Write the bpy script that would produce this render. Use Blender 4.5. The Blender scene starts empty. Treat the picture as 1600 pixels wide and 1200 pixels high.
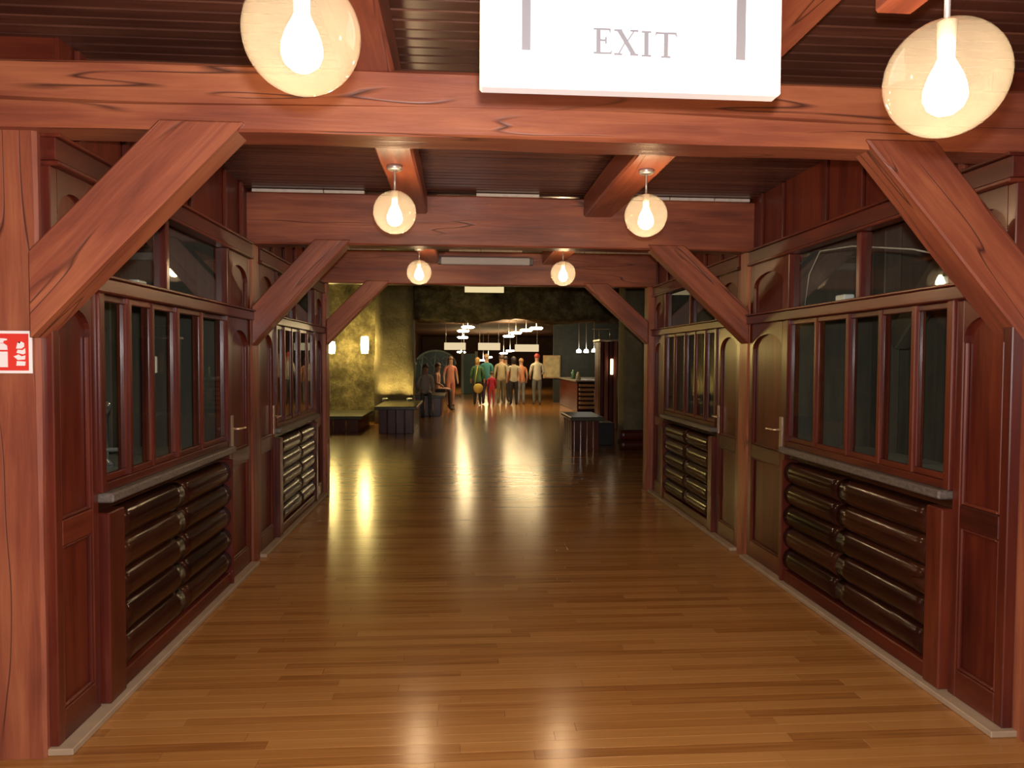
import bpy, bmesh, math, random
from mathutils import Vector, Matrix, noise
random.seed(7)
scene = bpy.context.scene
C = scene.collection
rad = math.radians

# ------------------------------------------------------------------ camera
F_PX, PITCH, YAW, ROLL, CAM_H = 1120.0, rad(1.98), rad(4.05), rad(-0.30), 1.6
fwd = Vector((math.sin(YAW)*math.cos(PITCH), math.cos(YAW)*math.cos(PITCH), -math.sin(PITCH)))
rgt = Vector((math.cos(YAW), -math.sin(YAW), 0))
dwn = fwd.cross(rgt)
r2 = rgt*math.cos(ROLL) + dwn*math.sin(ROLL)
d2 = -rgt*math.sin(ROLL) + dwn*math.cos(ROLL)
cam_data = bpy.data.cameras.new('camera')
cam_data.sensor_width = 36.0
cam_data.lens = F_PX/1600*36.0
cam_data.clip_end = 200
cam = bpy.data.objects.new('camera', cam_data)
C.objects.link(cam)
cam.matrix_world = Matrix(((r2.x, -d2.x, -fwd.x, 0), (r2.y, -d2.y, -fwd.y, 0), (r2.z, -d2.z, -fwd.z, CAM_H), (0, 0, 0, 1)))
scene.camera = cam

# ------------------------------------------------------------------ world, lights, exposure
world = bpy.data.worlds.new('world')
scene.world = world
world.use_nodes = True
world.node_tree.nodes['Background'].inputs[0].default_value = (0.0, 0.0, 0.0, 1)
world.node_tree.nodes['Background'].inputs[1].default_value = 0.0
vs = scene.view_settings
vs.view_transform = 'Standard'
vs.look = 'None'
vs.gamma = 1.0
vs.use_curve_mapping = False
vs.exposure = 0.0

FLASH_W = 420.0          # the photographer's own flash, just above the lens
BULB = 185.0             # radiance of the globe bulbs
SCONCE = 90.0
fl = bpy.data.lights.new('camera_flash_offscreen', 'POINT')
fl.energy = FLASH_W
fl.shadow_soft_size = 0.025
fl.color = (1.0, 0.95, 0.93)
flo = bpy.data.objects.new('camera_flash_offscreen', fl)
C.objects.link(flo)
flo.location = (0.015, 0.02, CAM_H + 0.10)

# ------------------------------------------------------------------ materials
MATS = {}

def nodes_of(name):
    m = bpy.data.materials.new(name)
    m.use_nodes = True
    nt = m.node_tree
    return m, nt, nt.nodes['Principled BSDF']

def plain(name, col, rough=0.5, metal=0.0, emit=None, strength=0.0, bump=0.0, bscale=40.0, var=0.0, spec=0.5):
    if name in MATS:
        return MATS[name]
    m, nt, b = nodes_of(name)
    b.inputs['Roughness'].default_value = rough
    b.inputs['Metallic'].default_value = metal
    b.inputs['Specular IOR Level'].default_value = spec
    tc = nt.nodes.new('ShaderNodeTexCoord')
    nz = nt.nodes.new('ShaderNodeTexNoise')
    nz.inputs['Scale'].default_value = bscale
    nz.inputs['Detail'].default_value = 4
    nt.links.new(tc.outputs['Object'], nz.inputs['Vector'])
    mx = nt.nodes.new('ShaderNodeMix')
    mx.data_type = 'RGBA'
    nt.links.new(nz.outputs['Fac'], mx.inputs[0])
    lo = [max(0, c*(1-var)) for c in col]
    hi = [min(1, c*(1+var)) for c in col]
    mx.inputs[6].default_value = (*lo, 1)
    mx.inputs[7].default_value = (*hi, 1)
    nt.links.new(mx.outputs[2], b.inputs['Base Color'])
    if emit:
        b.inputs['Emission Color'].default_value = (*emit, 1)
        b.inputs['Emission Strength'].default_value = strength
    if bump:
        bp = nt.nodes.new('ShaderNodeBump')
        bp.inputs['Strength'].default_value = bump
        bp.inputs['Distance'].default_value = 0.01
        nt.links.new(nz.outputs['Fac'], bp.inputs['Height'])
        nt.links.new(bp.outputs['Normal'], b.inputs['Normal'])
    MATS[name] = m
    return m

WOODS = {  # dark, mid, light, roughness, coat, crack strength, bump
    'timber':  ((0.085, 0.020, 0.013), (0.235, 0.062, 0.030), (0.41, 0.138, 0.058), 0.48, 0.15, 0.9, 0.35),
    'panel':   ((0.028, 0.0045, 0.003), (0.080, 0.012, 0.0065), (0.155, 0.030, 0.012), 0.36, 0.12, 0.15, 0.10),
    'frame':   ((0.028, 0.0045, 0.003), (0.080, 0.012, 0.0065), (0.155, 0.030, 0.012), 0.33, 0.25, 0.15, 0.10),
    'log':     ((0.008, 0.003, 0.002), (0.026, 0.007, 0.004), (0.062, 0.019, 0.008), 0.18, 0.0, 0.5, 0.16),
    'ceiling': ((0.025, 0.009, 0.007), (0.062, 0.022, 0.014), (0.120, 0.045, 0.026), 0.38, 0.3, 0.3, 0.2),
    'booth':   ((0.06, 0.045, 0.035), (0.10, 0.078, 0.06), (0.15, 0.12, 0.09), 0.55, 0.0, 0.2, 0.1),
    'pale':    ((0.36, 0.20, 0.09), (0.52, 0.33, 0.16), (0.66, 0.46, 0.25), 0.5, 0.1, 0.2, 0.1),
}

def wood(kind, axis='x'):
    key = kind + '_' + axis
    if key in MATS:
        return MATS[key]
    dk, md, lt, rough, coat, crack, bump = WOODS[kind]
    m, nt, b = nodes_of('wood_' + key)
    L = nt.links.new
    N = nt.nodes.new
    tc = N('ShaderNodeTexCoord')
    oi = N('ShaderNodeObjectInfo')
    off = N('ShaderNodeVectorMath'); off.operation = 'SCALE'
    off.inputs[0].default_value = (37.0, 61.0, 83.0)
    L(oi.outputs['Random'], off.inputs['Scale'])
    add = N('ShaderNodeVectorMath'); add.operation = 'ADD'
    L(tc.outputs['Object'], add.inputs[0]); L(off.outputs[0], add.inputs[1])
    def stretched(along, across):
        mp = N('ShaderNodeMapping')
        s = [across]*3
        s['xyz'.index(axis)] = along
        mp.inputs['Scale'].default_value = s
        L(add.outputs[0], mp.inputs['Vector'])
        return mp.outputs[0]
    g = N('ShaderNodeTexNoise'); g.inputs['Scale'].default_value = 1.0
    g.inputs['Detail'].default_value = 7; g.inputs['Roughness'].default_value = 0.62; g.inputs['Distortion'].default_value = 0.5
    L(stretched(1.6, 26), g.inputs['Vector'])
    bl = N('ShaderNodeTexNoise'); bl.inputs['Scale'].default_value = 1.0; bl.inputs['Detail'].default_value = 3
    L(stretched(1.3, 5), bl.inputs['Vector'])
    ad = N('ShaderNodeMath'); ad.operation = 'MULTIPLY_ADD'
    ad.inputs[1].default_value = 0.75
    L(bl.outputs['Fac'], ad.inputs[0])
    sc = N('ShaderNodeMath'); sc.operation = 'MULTIPLY'; sc.inputs[1].default_value = 0.55
    L(g.outputs['Fac'], sc.inputs[0]); L(sc.outputs[0], ad.inputs[2])
    rv = N('ShaderNodeMath'); rv.operation = 'MULTIPLY_ADD'; rv.inputs[1].default_value = 0.16; 
    L(oi.outputs['Random'], rv.inputs[0]); L(ad.outputs[0], rv.inputs[2])
    rp = N('ShaderNodeValToRGB')
    e = rp.color_ramp.elements
    e[0].position = 0.42; e[0].color = (*dk, 1)
    e[1].position = 1.0; e[1].color = (*lt, 1)
    k = rp.color_ramp.elements.new(0.70); k.color = (*md, 1)
    L(rv.outputs[0], rp.inputs[0])
    # drying cracks: thin dark lines along the grain
    cr = N('ShaderNodeTexNoise'); cr.inputs['Scale'].default_value = 1.0; cr.inputs['Detail'].default_value = 2
    L(stretched(0.55, 7), cr.inputs['Vector'])
    cm = N('ShaderNodeMath'); cm.operation = 'SUBTRACT'; cm.inputs[1].default_value = 0.5
    L(cr.outputs['Fac'], cm.inputs[0])
    ca = N('ShaderNodeMath'); ca.operation = 'ABSOLUTE'; L(cm.outputs[0], ca.inputs[0])
    cp = N('ShaderNodeMapRange'); cp.inputs[1].default_value = 0.0; cp.inputs[2].default_value = 0.012
    cp.inputs[3].default_value = crack; cp.inputs[4].default_value = 0.0
    L(ca.outputs[0], cp.inputs[0])
    cg = N('ShaderNodeMath'); cg.operation = 'MULTIPLY'; cg.use_clamp = True
    gate = N('ShaderNodeMapRange'); gate.inputs[1].default_value = 0.48; gate.inputs[2].default_value = 0.58
    L(bl.outputs['Fac'], gate.inputs[0])
    L(cp.outputs[0], cg.inputs[0]); L(gate.outputs[0], cg.inputs[1])
    mx = N('ShaderNodeMix'); mx.data_type = 'RGBA'
    L(cg.outputs[0], mx.inputs[0]); L(rp.outputs[0], mx.inputs[6]); mx.inputs[7].default_value = (dk[0]*.35, dk[1]*.35, dk[2]*.35, 1)
    L(mx.outputs[2], b.inputs['Base Color'])
    hs = N('ShaderNodeMath'); hs.operation = 'SUBTRACT'
    L(g.outputs['Fac'], hs.inputs[0]); L(cg.outputs[0], hs.inputs[1])
    bp = N('ShaderNodeBump'); bp.inputs['Strength'].default_value = bump; bp.inputs['Distance'].default_value = 0.006
    L(hs.outputs[0], bp.inputs['Height']); L(bp.outputs[0], b.inputs['Normal'])
    b.inputs['Roughness'].default_value = rough
    b.inputs['Coat Weight'].default_value = coat
    b.inputs['Specular IOR Level'].default_value = {'log': 0.28, 'panel': 0.22}.get(kind, 0.5)
    b.inputs['Coat Roughness'].default_value = 0.18
    MATS[key] = m
    return m

def plank_mat(name, brick):
    """oak strip floor: one tone for each plank, fine grain across the hall"""
    m, nt, b = nodes_of(name)
    L = nt.links.new; N = nt.nodes.new
    tc = N('ShaderNodeTexCoord')
    rp = N('ShaderNodeValToRGB')
    e = rp.color_ramp.elements
    e[0].position = 0.0; e[0].color = (0.262, 0.102, 0.023, 1)
    e[1].position = 1.0; e[1].color = (0.465, 0.228, 0.066, 1)
    k = e.new(0.35); k.color = (0.345, 0.149, 0.036, 1)
    k = e.new(0.06); k.color = (0.218, 0.078, 0.018, 1)
    if brick:
        br = N('ShaderNodeTexBrick')
        br.inputs['Scale'].default_value = 1.0
        br.inputs['Brick Width'].default_value = 1.05; br.inputs['Row Height'].default_value = 0.07
        br.inputs['Mortar Size'].default_value = 0.0012
        br.inputs['Color1'].default_value = (0, 0, 0, 1); br.inputs['Color2'].default_value = (1, 1, 1, 1)
        br.inputs['Mortar'].default_value = (0.35, 0.35, 0.35, 1)
        L(tc.outputs['Object'], br.inputs['Vector'])
        src = br.outputs['Color']
        vec = tc.outputs['Object']
    else:
        oi = N('ShaderNodeObjectInfo')
        src = oi.outputs['Random']
        off = N('ShaderNodeVectorMath'); off.operation = 'SCALE'; off.inputs[0].default_value = (31, 57, 11)
        L(oi.outputs['Random'], off.inputs['Scale'])
        add = N('ShaderNodeVectorMath'); add.operation = 'ADD'
        L(tc.outputs['Object'], add.inputs[0]); L(off.outputs[0], add.inputs[1])
        vec = add.outputs[0]
    mp = N('ShaderNodeMapping'); mp.inputs['Scale'].default_value = (2.2, 55, 10)
    L(vec, mp.inputs['Vector'])
    g = N('ShaderNodeTexNoise'); g.inputs['Scale'].default_value = 1; g.inputs['Detail'].default_value = 6
    L(mp.outputs[0], g.inputs['Vector'])
    a = N('ShaderNodeMath'); a.operation = 'MULTIPLY_ADD'; a.inputs[1].default_value = 0.55
    L(src, a.inputs[0])
    s = N('ShaderNodeMath'); s.operation = 'MULTIPLY_ADD'; s.inputs[1].default_value = 0.7; s.inputs[2].default_value = -0.13
    L(g.outputs['Fac'], s.inputs[0]); L(s.outputs[0], a.inputs[2])
    L(a.outputs[0], rp.inputs[0]); L(rp.outputs[0], b.inputs['Base Color'])
    rr = N('ShaderNodeMath'); rr.operation = 'MULTIPLY_ADD'; rr.inputs[1].default_value = 0.0 if brick else 0.08; rr.inputs[2].default_value = 0.21 if brick else 0.165
    L(g.outputs['Fac'], rr.inputs[0]); L(rr.outputs[0], b.inputs['Roughness'])
    bp = N('ShaderNodeBump'); bp.inputs['Strength'].default_value = 0.03; bp.inputs['Distance'].default_value = 0.002
    if not brick:
        L(g.outputs['Fac'], bp.inputs['Height']); L(bp.outputs[0], b.inputs['Normal'])
    b.inputs['Specular IOR Level'].default_value = 0.6
    return m

def rock_mat(name, c1, c2, c3, scale=1.4):
    m, nt, b = nodes_of(name)
    L = nt.links.new; N = nt.nodes.new
    tc = N('ShaderNodeTexCoord')
    n1 = N('ShaderNodeTexNoise'); n1.inputs['Scale'].default_value = scale; n1.inputs['Detail'].default_value = 12; n1.inputs['Roughness'].default_value = 0.74; n1.inputs['Distortion'].default_value = 0.15
    L(tc.outputs['Object'], n1.inputs['Vector'])
    rp = N('ShaderNodeValToRGB'); e = rp.color_ramp.elements
    e[0].position = 0.33; e[0].color = (*c1, 1); e[1].position = 0.68; e[1].color = (*c3, 1)
    k = e.new(0.5); k.color = (*c2, 1)
    L(n1.outputs['Fac'], rp.inputs[0]); L(rp.outputs[0], b.inputs['Base Color'])
    bp = N('ShaderNodeBump'); bp.inputs['Strength'].default_value = 0.9; bp.inputs['Distance'].default_value = 0.08
    L(n1.outputs['Fac'], bp.inputs['Height']); L(bp.outputs[0], b.inputs['Normal'])
    b.inputs['Roughness'].default_value = 0.85
    return m

def glass_mat(name, refl=1.0, tint=(0.93, 0.97, 0.95)):
    m = bpy.data.materials.new(name); m.use_nodes = True
    nt = m.node_tree; nt.nodes.clear()
    L = nt.links.new; N = nt.nodes.new
    out = N('ShaderNodeOutputMaterial')
    t = N('ShaderNodeBsdfTransparent'); t.inputs[0].default_value = (*tint, 1)
    g = N('ShaderNodeBsdfGlossy'); g.inputs['Roughness'].default_value = 0.015
    fr = N('ShaderNodeFresnel'); fr.inputs['IOR'].default_value = 1.5
    mu = N('ShaderNodeMath'); mu.operation = 'MULTIPLY'; mu.inputs[1].default_value = refl; mu.use_clamp = True
    geo = N('ShaderNodeNewGeometry'); inv = N('ShaderNodeMath'); inv.operation = 'SUBTRACT'; inv.inputs[0].default_value = 1.0
    L(geo.outputs['Backfacing'], inv.inputs[1])
    one = N('ShaderNodeMath'); one.operation = 'MULTIPLY'
    L(fr.outputs[0], one.inputs[0]); L(inv.outputs[0], one.inputs[1]); L(one.outputs[0], mu.inputs[0])
    mx = N('ShaderNodeMixShader')
    L(mu.outputs[0], mx.inputs[0]); L(t.outputs[0], mx.inputs[1]); L(g.outputs[0], mx.inputs[2])
    L(mx.outputs[0], out.inputs['Surface'])
    return m

def globe_mat():
    m = bpy.data.materials.new('amber_globe_glass'); m.use_nodes = True
    nt = m.node_tree; nt.nodes.clear()
    L = nt.links.new; N = nt.nodes.new
    out = N('ShaderNodeOutputMaterial')
    t = N('ShaderNodeBsdfTransparent'); t.inputs[0].default_value = (0.90, 0.80, 0.66, 1)
    tl = N('ShaderNodeBsdfTranslucent'); tl.inputs[0].default_value = (0.95, 0.84, 0.70, 1)
    df = N('ShaderNodeBsdfDiffuse'); df.inputs[0].default_value = (0.92, 0.85, 0.76, 1)
    g = N('ShaderNodeBsdfGlossy'); g.inputs['Roughness'].default_value = 0.04
    fr = N('ShaderNodeFresnel'); fr.inputs['IOR'].default_value = 1.45
    m1 = N('ShaderNodeMixShader'); m1.inputs[0].default_value = 0.55
    L(tl.outputs[0], m1.inputs[1]); L(df.outputs[0], m1.inputs[2])
    tc = N('ShaderNodeTexCoord'); nz = N('ShaderNodeTexNoise'); nz.inputs['Scale'].default_value = 14; nz.inputs['Detail'].default_value = 4
    L(tc.outputs['Object'], nz.inputs['Vector'])
    mr = N('ShaderNodeMapRange'); mr.inputs[3].default_value = 0.026; mr.inputs[4].default_value = 0.058
    L(nz.outputs['Fac'], mr.inputs[0])
    m2 = N('ShaderNodeMixShader')
    L(mr.outputs[0], m2.inputs[0]); L(t.outputs[0], m2.inputs[1]); L(m1.outputs[0], m2.inputs[2])
    m3 = N('ShaderNodeMixShader')
    geo = N('ShaderNodeNewGeometry'); inv = N('ShaderNodeMath'); inv.operation = 'SUBTRACT'; inv.inputs[0].default_value = 1.0
    L(geo.outputs['Backfacing'], inv.inputs[1])
    one = N('ShaderNodeMath'); one.operation = 'MULTIPLY'
    L(fr.outputs[0], one.inputs[0]); L(inv.outputs[0], one.inputs[1])
    L(one.outputs[0], m3.inputs[0]); L(m2.outputs[0], m3.inputs[1]); L(g.outputs[0], m3.inputs[2])
    L(m3.outputs[0], out.inputs['Surface'])
    return m

def emis(name, col, strength):
    if name in MATS:
        return MATS[name]
    m = bpy.data.materials.new(name); m.use_nodes = True
    nt = m.node_tree; nt.nodes.clear()
    out = nt.nodes.new('ShaderNodeOutputMaterial'); e = nt.nodes.new('ShaderNodeEmission')
    e.inputs[0].default_value = (*col, 1); e.inputs[1].default_value = strength
    nt.links.new(e.outputs[0], out.inputs['Surface'])
    MATS[name] = m
    return m

PANE = glass_mat('window_glass', 1.15)
GLOBE = globe_mat()
PLANK = plank_mat('oak_plank', False)
PLANKFAR = plank_mat('oak_strip_far', True)
ROCK = rock_mat('cave_rock', (0.035, 0.028, 0.014), (0.15, 0.125, 0.06), (0.40, 0.34, 0.18), 2.6)
ROCKSM = rock_mat('plaster_rock', (0.11, 0.09, 0.048), (0.20, 0.165, 0.09), (0.29, 0.24, 0.14), 0.9)
STONE = plain('counter_stone', (0.12, 0.10, 0.085), 0.35, bump=0.5, bscale=60, var=0.8)
BRASS = plain('pale_brass', (0.75, 0.58, 0.42), 0.3, 0.85)
STEEL = plain('lamp_metal', (0.62, 0.58, 0.54), 0.35, 0.7)
BEIGE = plain('floor_edge_strip', (0.38, 0.28, 0.18), 0.55, var=0.25, bscale=9)
WHITE = plain('white_plastic', (0.82, 0.80, 0.78), 0.4)
GREYP = plain('grey_shelf', (0.30, 0.30, 0.28), 0.4, var=0.2)
DARKWALL = plain('booth_dark', (0.045, 0.035, 0.028), 0.6, var=0.4, bscale=6)
DARKBROWN = plain('far_hall_brown', (0.085, 0.042, 0.022), 0.7, var=0.35, bscale=3)

# ------------------------------------------------------------------ building helpers
def tag(o, label=None, cat=None, group=None, kind=None):
    if label: o['label'] = label
    if cat: o['category'] = cat
    if group: o['group'] = group
    if kind: o['kind'] = kind
    return o

def thing(name, loc, label, cat, group=None):
    o = bpy.data.objects.new(name, None)
    o.empty_display_size = 0.1
    C.objects.link(o)
    o.location = loc
    return tag(o, label, cat, group)

def struct_root(name, loc=(0, 0, 0)):
    o = bpy.data.objects.new(name, None)
    C.objects.link(o)
    o.location = loc
    o['kind'] = 'structure'
    return o

def world_of(o):
    m = o.matrix_basis.copy()
    while o.parent:
        o = o.parent
        m = o.matrix_basis @ m
    return m

def place(name, me, mat, parent=None, loc=(0, 0, 0), rot=None):
    """link a mesh at a WORLD position (and rotation), under parent if given"""
    o = bpy.data.objects.new(name, me)
    C.objects.link(o)
    if mat is not None:
        if len(me.materials) == 0:
            me.materials.append(mat)
        elif me.materials[0] != mat:
            o.material_slots[0].link = 'OBJECT'
            o.material_slots[0].material = mat
    M = Matrix.Translation(loc)
    if rot is not None:
        M = M @ rot.to_4x4()
    if parent is not None:
        o.parent = parent
        M = world_of(parent).inverted() @ M
    o.matrix_basis = M
    return o

def bm_mesh(bm, name, smooth=False):
    bmesh.ops.recalc_face_normals(bm, faces=bm.faces)
    me = bpy.data.meshes.new(name)
    bm.to_mesh(me)
    bm.free()
    if smooth:
        for p in me.polygons:
            p.use_smooth = True
    return me

BOXES = {}
def box_mesh(dx, dy, dz, bev):
    key = (round(dx, 3), round(dy, 3), round(dz, 3), round(bev, 4))
    if key in BOXES:
        return BOXES[key]
    bm = bmesh.new()
    bmesh.ops.create_cube(bm, size=1.0, matrix=Matrix.Diagonal((dx, dy, dz, 1)))
    if bev > 0:
        bmesh.ops.bevel(bm, geom=list(bm.edges), offset=min(bev, dx*.4, dy*.4, dz*.4), segments=1, affect='EDGES')
    me = bm_mesh(bm, 'box')
    BOXES[key] = me
    return me

def box(name, x0, x1, y0, y1, z0, z1, mat, parent=None, bev=0.004):
    me = box_mesh(abs(x1-x0), abs(y1-y0), abs(z1-z0), bev)
    return place(name, me, mat, parent, ((x0+x1)/2, (y0+y1)/2, (z0+z1)/2))

def hewn(name, length, w, h, mat, parent, loc, rot, jit=0.004, seed=0, split=None):
    """a hand-hewn timber, long axis local X, slightly uneven faces"""
    bm = bmesh.new()
    n = max(6, int(length/0.12))
    rings = []
    b = 0.012
    prof = [(-w/2+b, -h/2), (w/2-b, -h/2), (w/2, -h/2+b), (w/2, h/2-b), (w/2-b, h/2), (-w/2+b, h/2), (-w/2, h/2-b), (-w/2, -h/2+b)]
    if split is not None:      # a long drying split along the front face
        prof[7:7] = [(-w/2, split+0.009), (-w/2+0.03, split), (-w/2, split-0.009)]
    np_ = len(prof)
    for i in range(n+1):
        x = -length/2 + length*i/n
        r = []
        for j, (y, z) in enumerate(prof):
            dy = noise.noise(Vector((x*1.7, j*0.31+seed, 3.1)))*jit*1.6
            dz = noise.noise(Vector((x*1.9, j*0.27+seed, 9.7)))*jit*1.6
            if split is not None and 7 <= j <= 9:
                op = max(0.08, min(1.0, 0.55+1.3*noise.noise(Vector((x*0.8, 4.4, seed)))))
                run = 0.022*noise.noise(Vector((x*0.7, 1.5, seed)))
                dz = run + (split-z)*(1-op)
                dy = -(y+w/2)*(1-op) + noise.noise(Vector((x*1.7, 0.31*7+seed, 3.1)))*jit
            r.append(bm.verts.new((x, y+dy, z+dz)))
        rings.append(r)
    for i in range(n):
        for j in range(np_):
            k = (j+1) % np_
            bm.faces.new((rings[i][j], rings[i][k], rings[i+1][k], rings[i+1][j]))
    bm.faces.new(rings[0]); bm.faces.new(rings[-1])
    me = bm_mesh(bm, name)
    return place(name, me, mat, parent, loc, rot)

def tube_mesh(pts, r, seg=10):
    bm = bmesh.new()
    rings = []
    pts = [Vector(p) for p in pts]
    for i, p in enumerate(pts):
        a = pts[max(0, i-1)]; c = pts[min(len(pts)-1, i+1)]
        d = (c-a).normalized()
        u = d.orthogonal().normalized() if abs(d.z) > 0.9 else d.cross(Vector((0, 0, 1))).normalized()
        v = d.cross(u)
        rr = r[i] if isinstance(r, (list, tuple)) else r
        rings.append([bm.verts.new(p + (u*math.cos(t)+v*math.sin(t))*rr) for t in [2*math.pi*k/seg for k in range(seg)]])
    for i in range(len(rings)-1):
        for j in range(seg):
            k = (j+1) % seg
            bm.faces.new((rings[i][j], rings[i][k], rings[i+1][k], rings[i+1][j]))
    bm.faces.new(rings[0]); bm.faces.new(rings[-1])
    return bm_mesh(bm, 'tube', True)

def lathe_mesh(prof, seg=24):
    """profile of (radius, z)"""
    bm = bmesh.new()
    rings = []
    for r, z in prof:
        if r < 1e-5:
            rings.append([bm.verts.new((0, 0, z))])
        else:
            rings.append([bm.verts.new((r*math.cos(2*math.pi*k/seg), r*math.sin(2*math.pi*k/seg), z)) for k in range(seg)])
    for a, b in zip(rings, rings[1:]):
        for j in range(seg):
            k = (j+1) % seg
            if len(a) == 1 and len(b) == 1: continue
            if len(a) == 1: bm.faces.new((a[0], b[j], b[k]))
            elif len(b) == 1: bm.faces.new((a[j], a[k], b[0]))
            else: bm.faces.new((a[j], a[k], b[k], b[j]))
    return bm_mesh(bm, 'lathe', True)

def prism_mesh(pts, d, plane):
    """flat polygon pts (a,b) with thickness d along the remaining axis; plane 'xz' or 'yz' or 'xy'"""
    bm = bmesh.new()
    def mk(a, b, t):
        return {'xz': (a, t, b), 'yz': (t, a, b), 'xy': (a, b, t)}[plane]
    lo = [bm.verts.new(mk(a, b, -d/2)) for a, b in pts]
    hi = [bm.verts.new(mk(a, b, d/2)) for a, b in pts]
    bm.faces.new(lo); bm.faces.new(hi)
    n = len(pts)
    for i in range(n):
        j = (i+1) % n
        bm.faces.new((lo[i], lo[j], hi[j], hi[i]))
    bmesh.ops.triangulate(bm, faces=[f for f in bm.faces if len(f.verts) > 4])
    return bm_mesh(bm, 'prism')

def prism(name, pts, t0, t1, plane, mat, parent=None):
    ca = (min(p[0] for p in pts)+max(p[0] for p in pts))/2
    cb = (min(p[1] for p in pts)+max(p[1] for p in pts))/2
    me = prism_mesh([(a-ca, b-cb) for a, b in pts], abs(t1-t0), plane)
    t = (t0+t1)/2
    loc = {'xz': (ca, t, cb), 'yz': (t, ca, cb), 'xy': (ca, cb, t)}[plane]
    return place(name, me, mat, parent, loc)

# ------------------------------------------------------------------ layout (metres, camera stands at 0,0)
XL, XR = -1.60, 2.30
YP = (2.92, 5.62, 8.50)            # front faces of the three timber frames
Z_BEAM, Z_JOIST, Z_CEIL = 2.475, 2.72, 2.89

def WX(side, d):
    """x of a plane d metres behind the wall face (negative: into the corridor)"""
    return XL - d if side == 'left' else XR + d

def wbox(name, side, d0, d1, y0, y1, z0, z1, mat, parent=None, bev=0.004):
    a, b = WX(side, d0), WX(side, d1)
    return box(name, min(a, b), max(a, b), y0, y1, z0, z1, mat, parent, bev)

SIDE = {'left': 'on the wall with the red fire sign', 'right': 'on the wall facing the red fire sign'}

# ------------------------------------------------------------------ floor
floor = box('floor', -2.26, 2.96, -2.5, 7.30, -0.10, -0.012, plain('subfloor', (0.10, 0.05, 0.02), 0.7))
floor['kind'] = 'structure'
PW = 0.07
rows = int((7.30-2.45)/PW)
y = 2.45
npl = 0
for r in range(rows):
    x = -1.9 + random.uniform(-0.9, 0.0)
    first = True
    y = 2.45 + r*PW
    xs = [-1.9]
    x = -1.9 + random.uniform(0.35, 1.35)
    while x < 2.6-0.3:
        xs.append(x); x += random.choice((0.9, 1.1, 1.25, 1.4))
    xs.append(2.6)
    for a, b in zip(xs, xs[1:]):
        zt = random.uniform(-0.0003, 0.0002)
        a2, b2 = round(a, 1), round(b, 1)
        if b2 - a2 < 0.05: continue
        box('plank', a2+0.0006, b2-0.0006, y+0.0005, y+PW-0.0005, -0.012+zt, zt, PLANK, floor, 0.0006)
        npl += 1
fb = box('strip_flooring', -1.9, 2.6, -2.5, 2.45, -0.012, 0.0, PLANKFAR, floor, 0); fb['kind'] = 'stuff'
fb = box('strip_flooring', -1.9, 2.6, 2.45+rows*PW, 9.0, -0.012, 0.0, PLANKFAR, floor, 0); fb['kind'] = 'stuff'
fh = box('floor_hall', -7.0, 9.0, 9.0, 46.0, -0.10, 0.0, PLANKFAR, None, 0); fh['kind'] = 'structure'
fs = box('floor_booth_left', -3.6, -1.9, -2.5, 9.0, -0.10, 0.0, DARKBROWN, None, 0); fs['kind'] = 'structure'
fs = box('floor_booth_right', 2.6, 4.3, -2.5, 9.0, -0.10, 0.0, DARKBROWN, None, 0); fs['kind'] = 'structure'

# ------------------------------------------------------------------ ceiling of boards
ceil = box('ceiling', -2.26, 2.96, -2.5, 9.0, Z_CEIL+0.012, Z_CEIL+0.10, plain('ceiling_gap', (0.30, 0.20, 0.15), 0.5), None, 0)
ceil['kind'] = 'structure'
y = 1.20
while y < 8.6:
    box('board', -2.22, 2.92, y+0.0045, y+0.0755, Z_CEIL + random.uniform(0, 0.002), Z_CEIL+0.012, wood('ceiling', 'x'), ceil, 0.004)
    y += 0.08

# ------------------------------------------------------------------ joists along the corridor
JX = {'left': (-0.47, -0.265), 'right': (0.955, 1.185)}
for s in ('left', 'right'):
    a, b = JX[s]
    for (y0, y1, where) in ((-1.5, YP[1], 'running over the first cross beam'), (YP[1]+0.20, YP[2], 'between the second and last cross beams')):
        j = hewn('ceiling_joist', y1-y0, b-a, Z_CEIL-Z_JOIST, wood('timber', 'x'), None, ((a+b)/2, (y0+y1)/2, (Z_CEIL+Z_JOIST)/2), Matrix.Rotation(math.pi/2, 3, 'Z'), 0.003, a*9)
        tag(j, 'dark square ceiling joist %s, %s' % (where, 'nearer the fire sign wall' if s == 'left' else 'nearer the opposite wall'), 'joist', 'joists under the plank ceiling')

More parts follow.
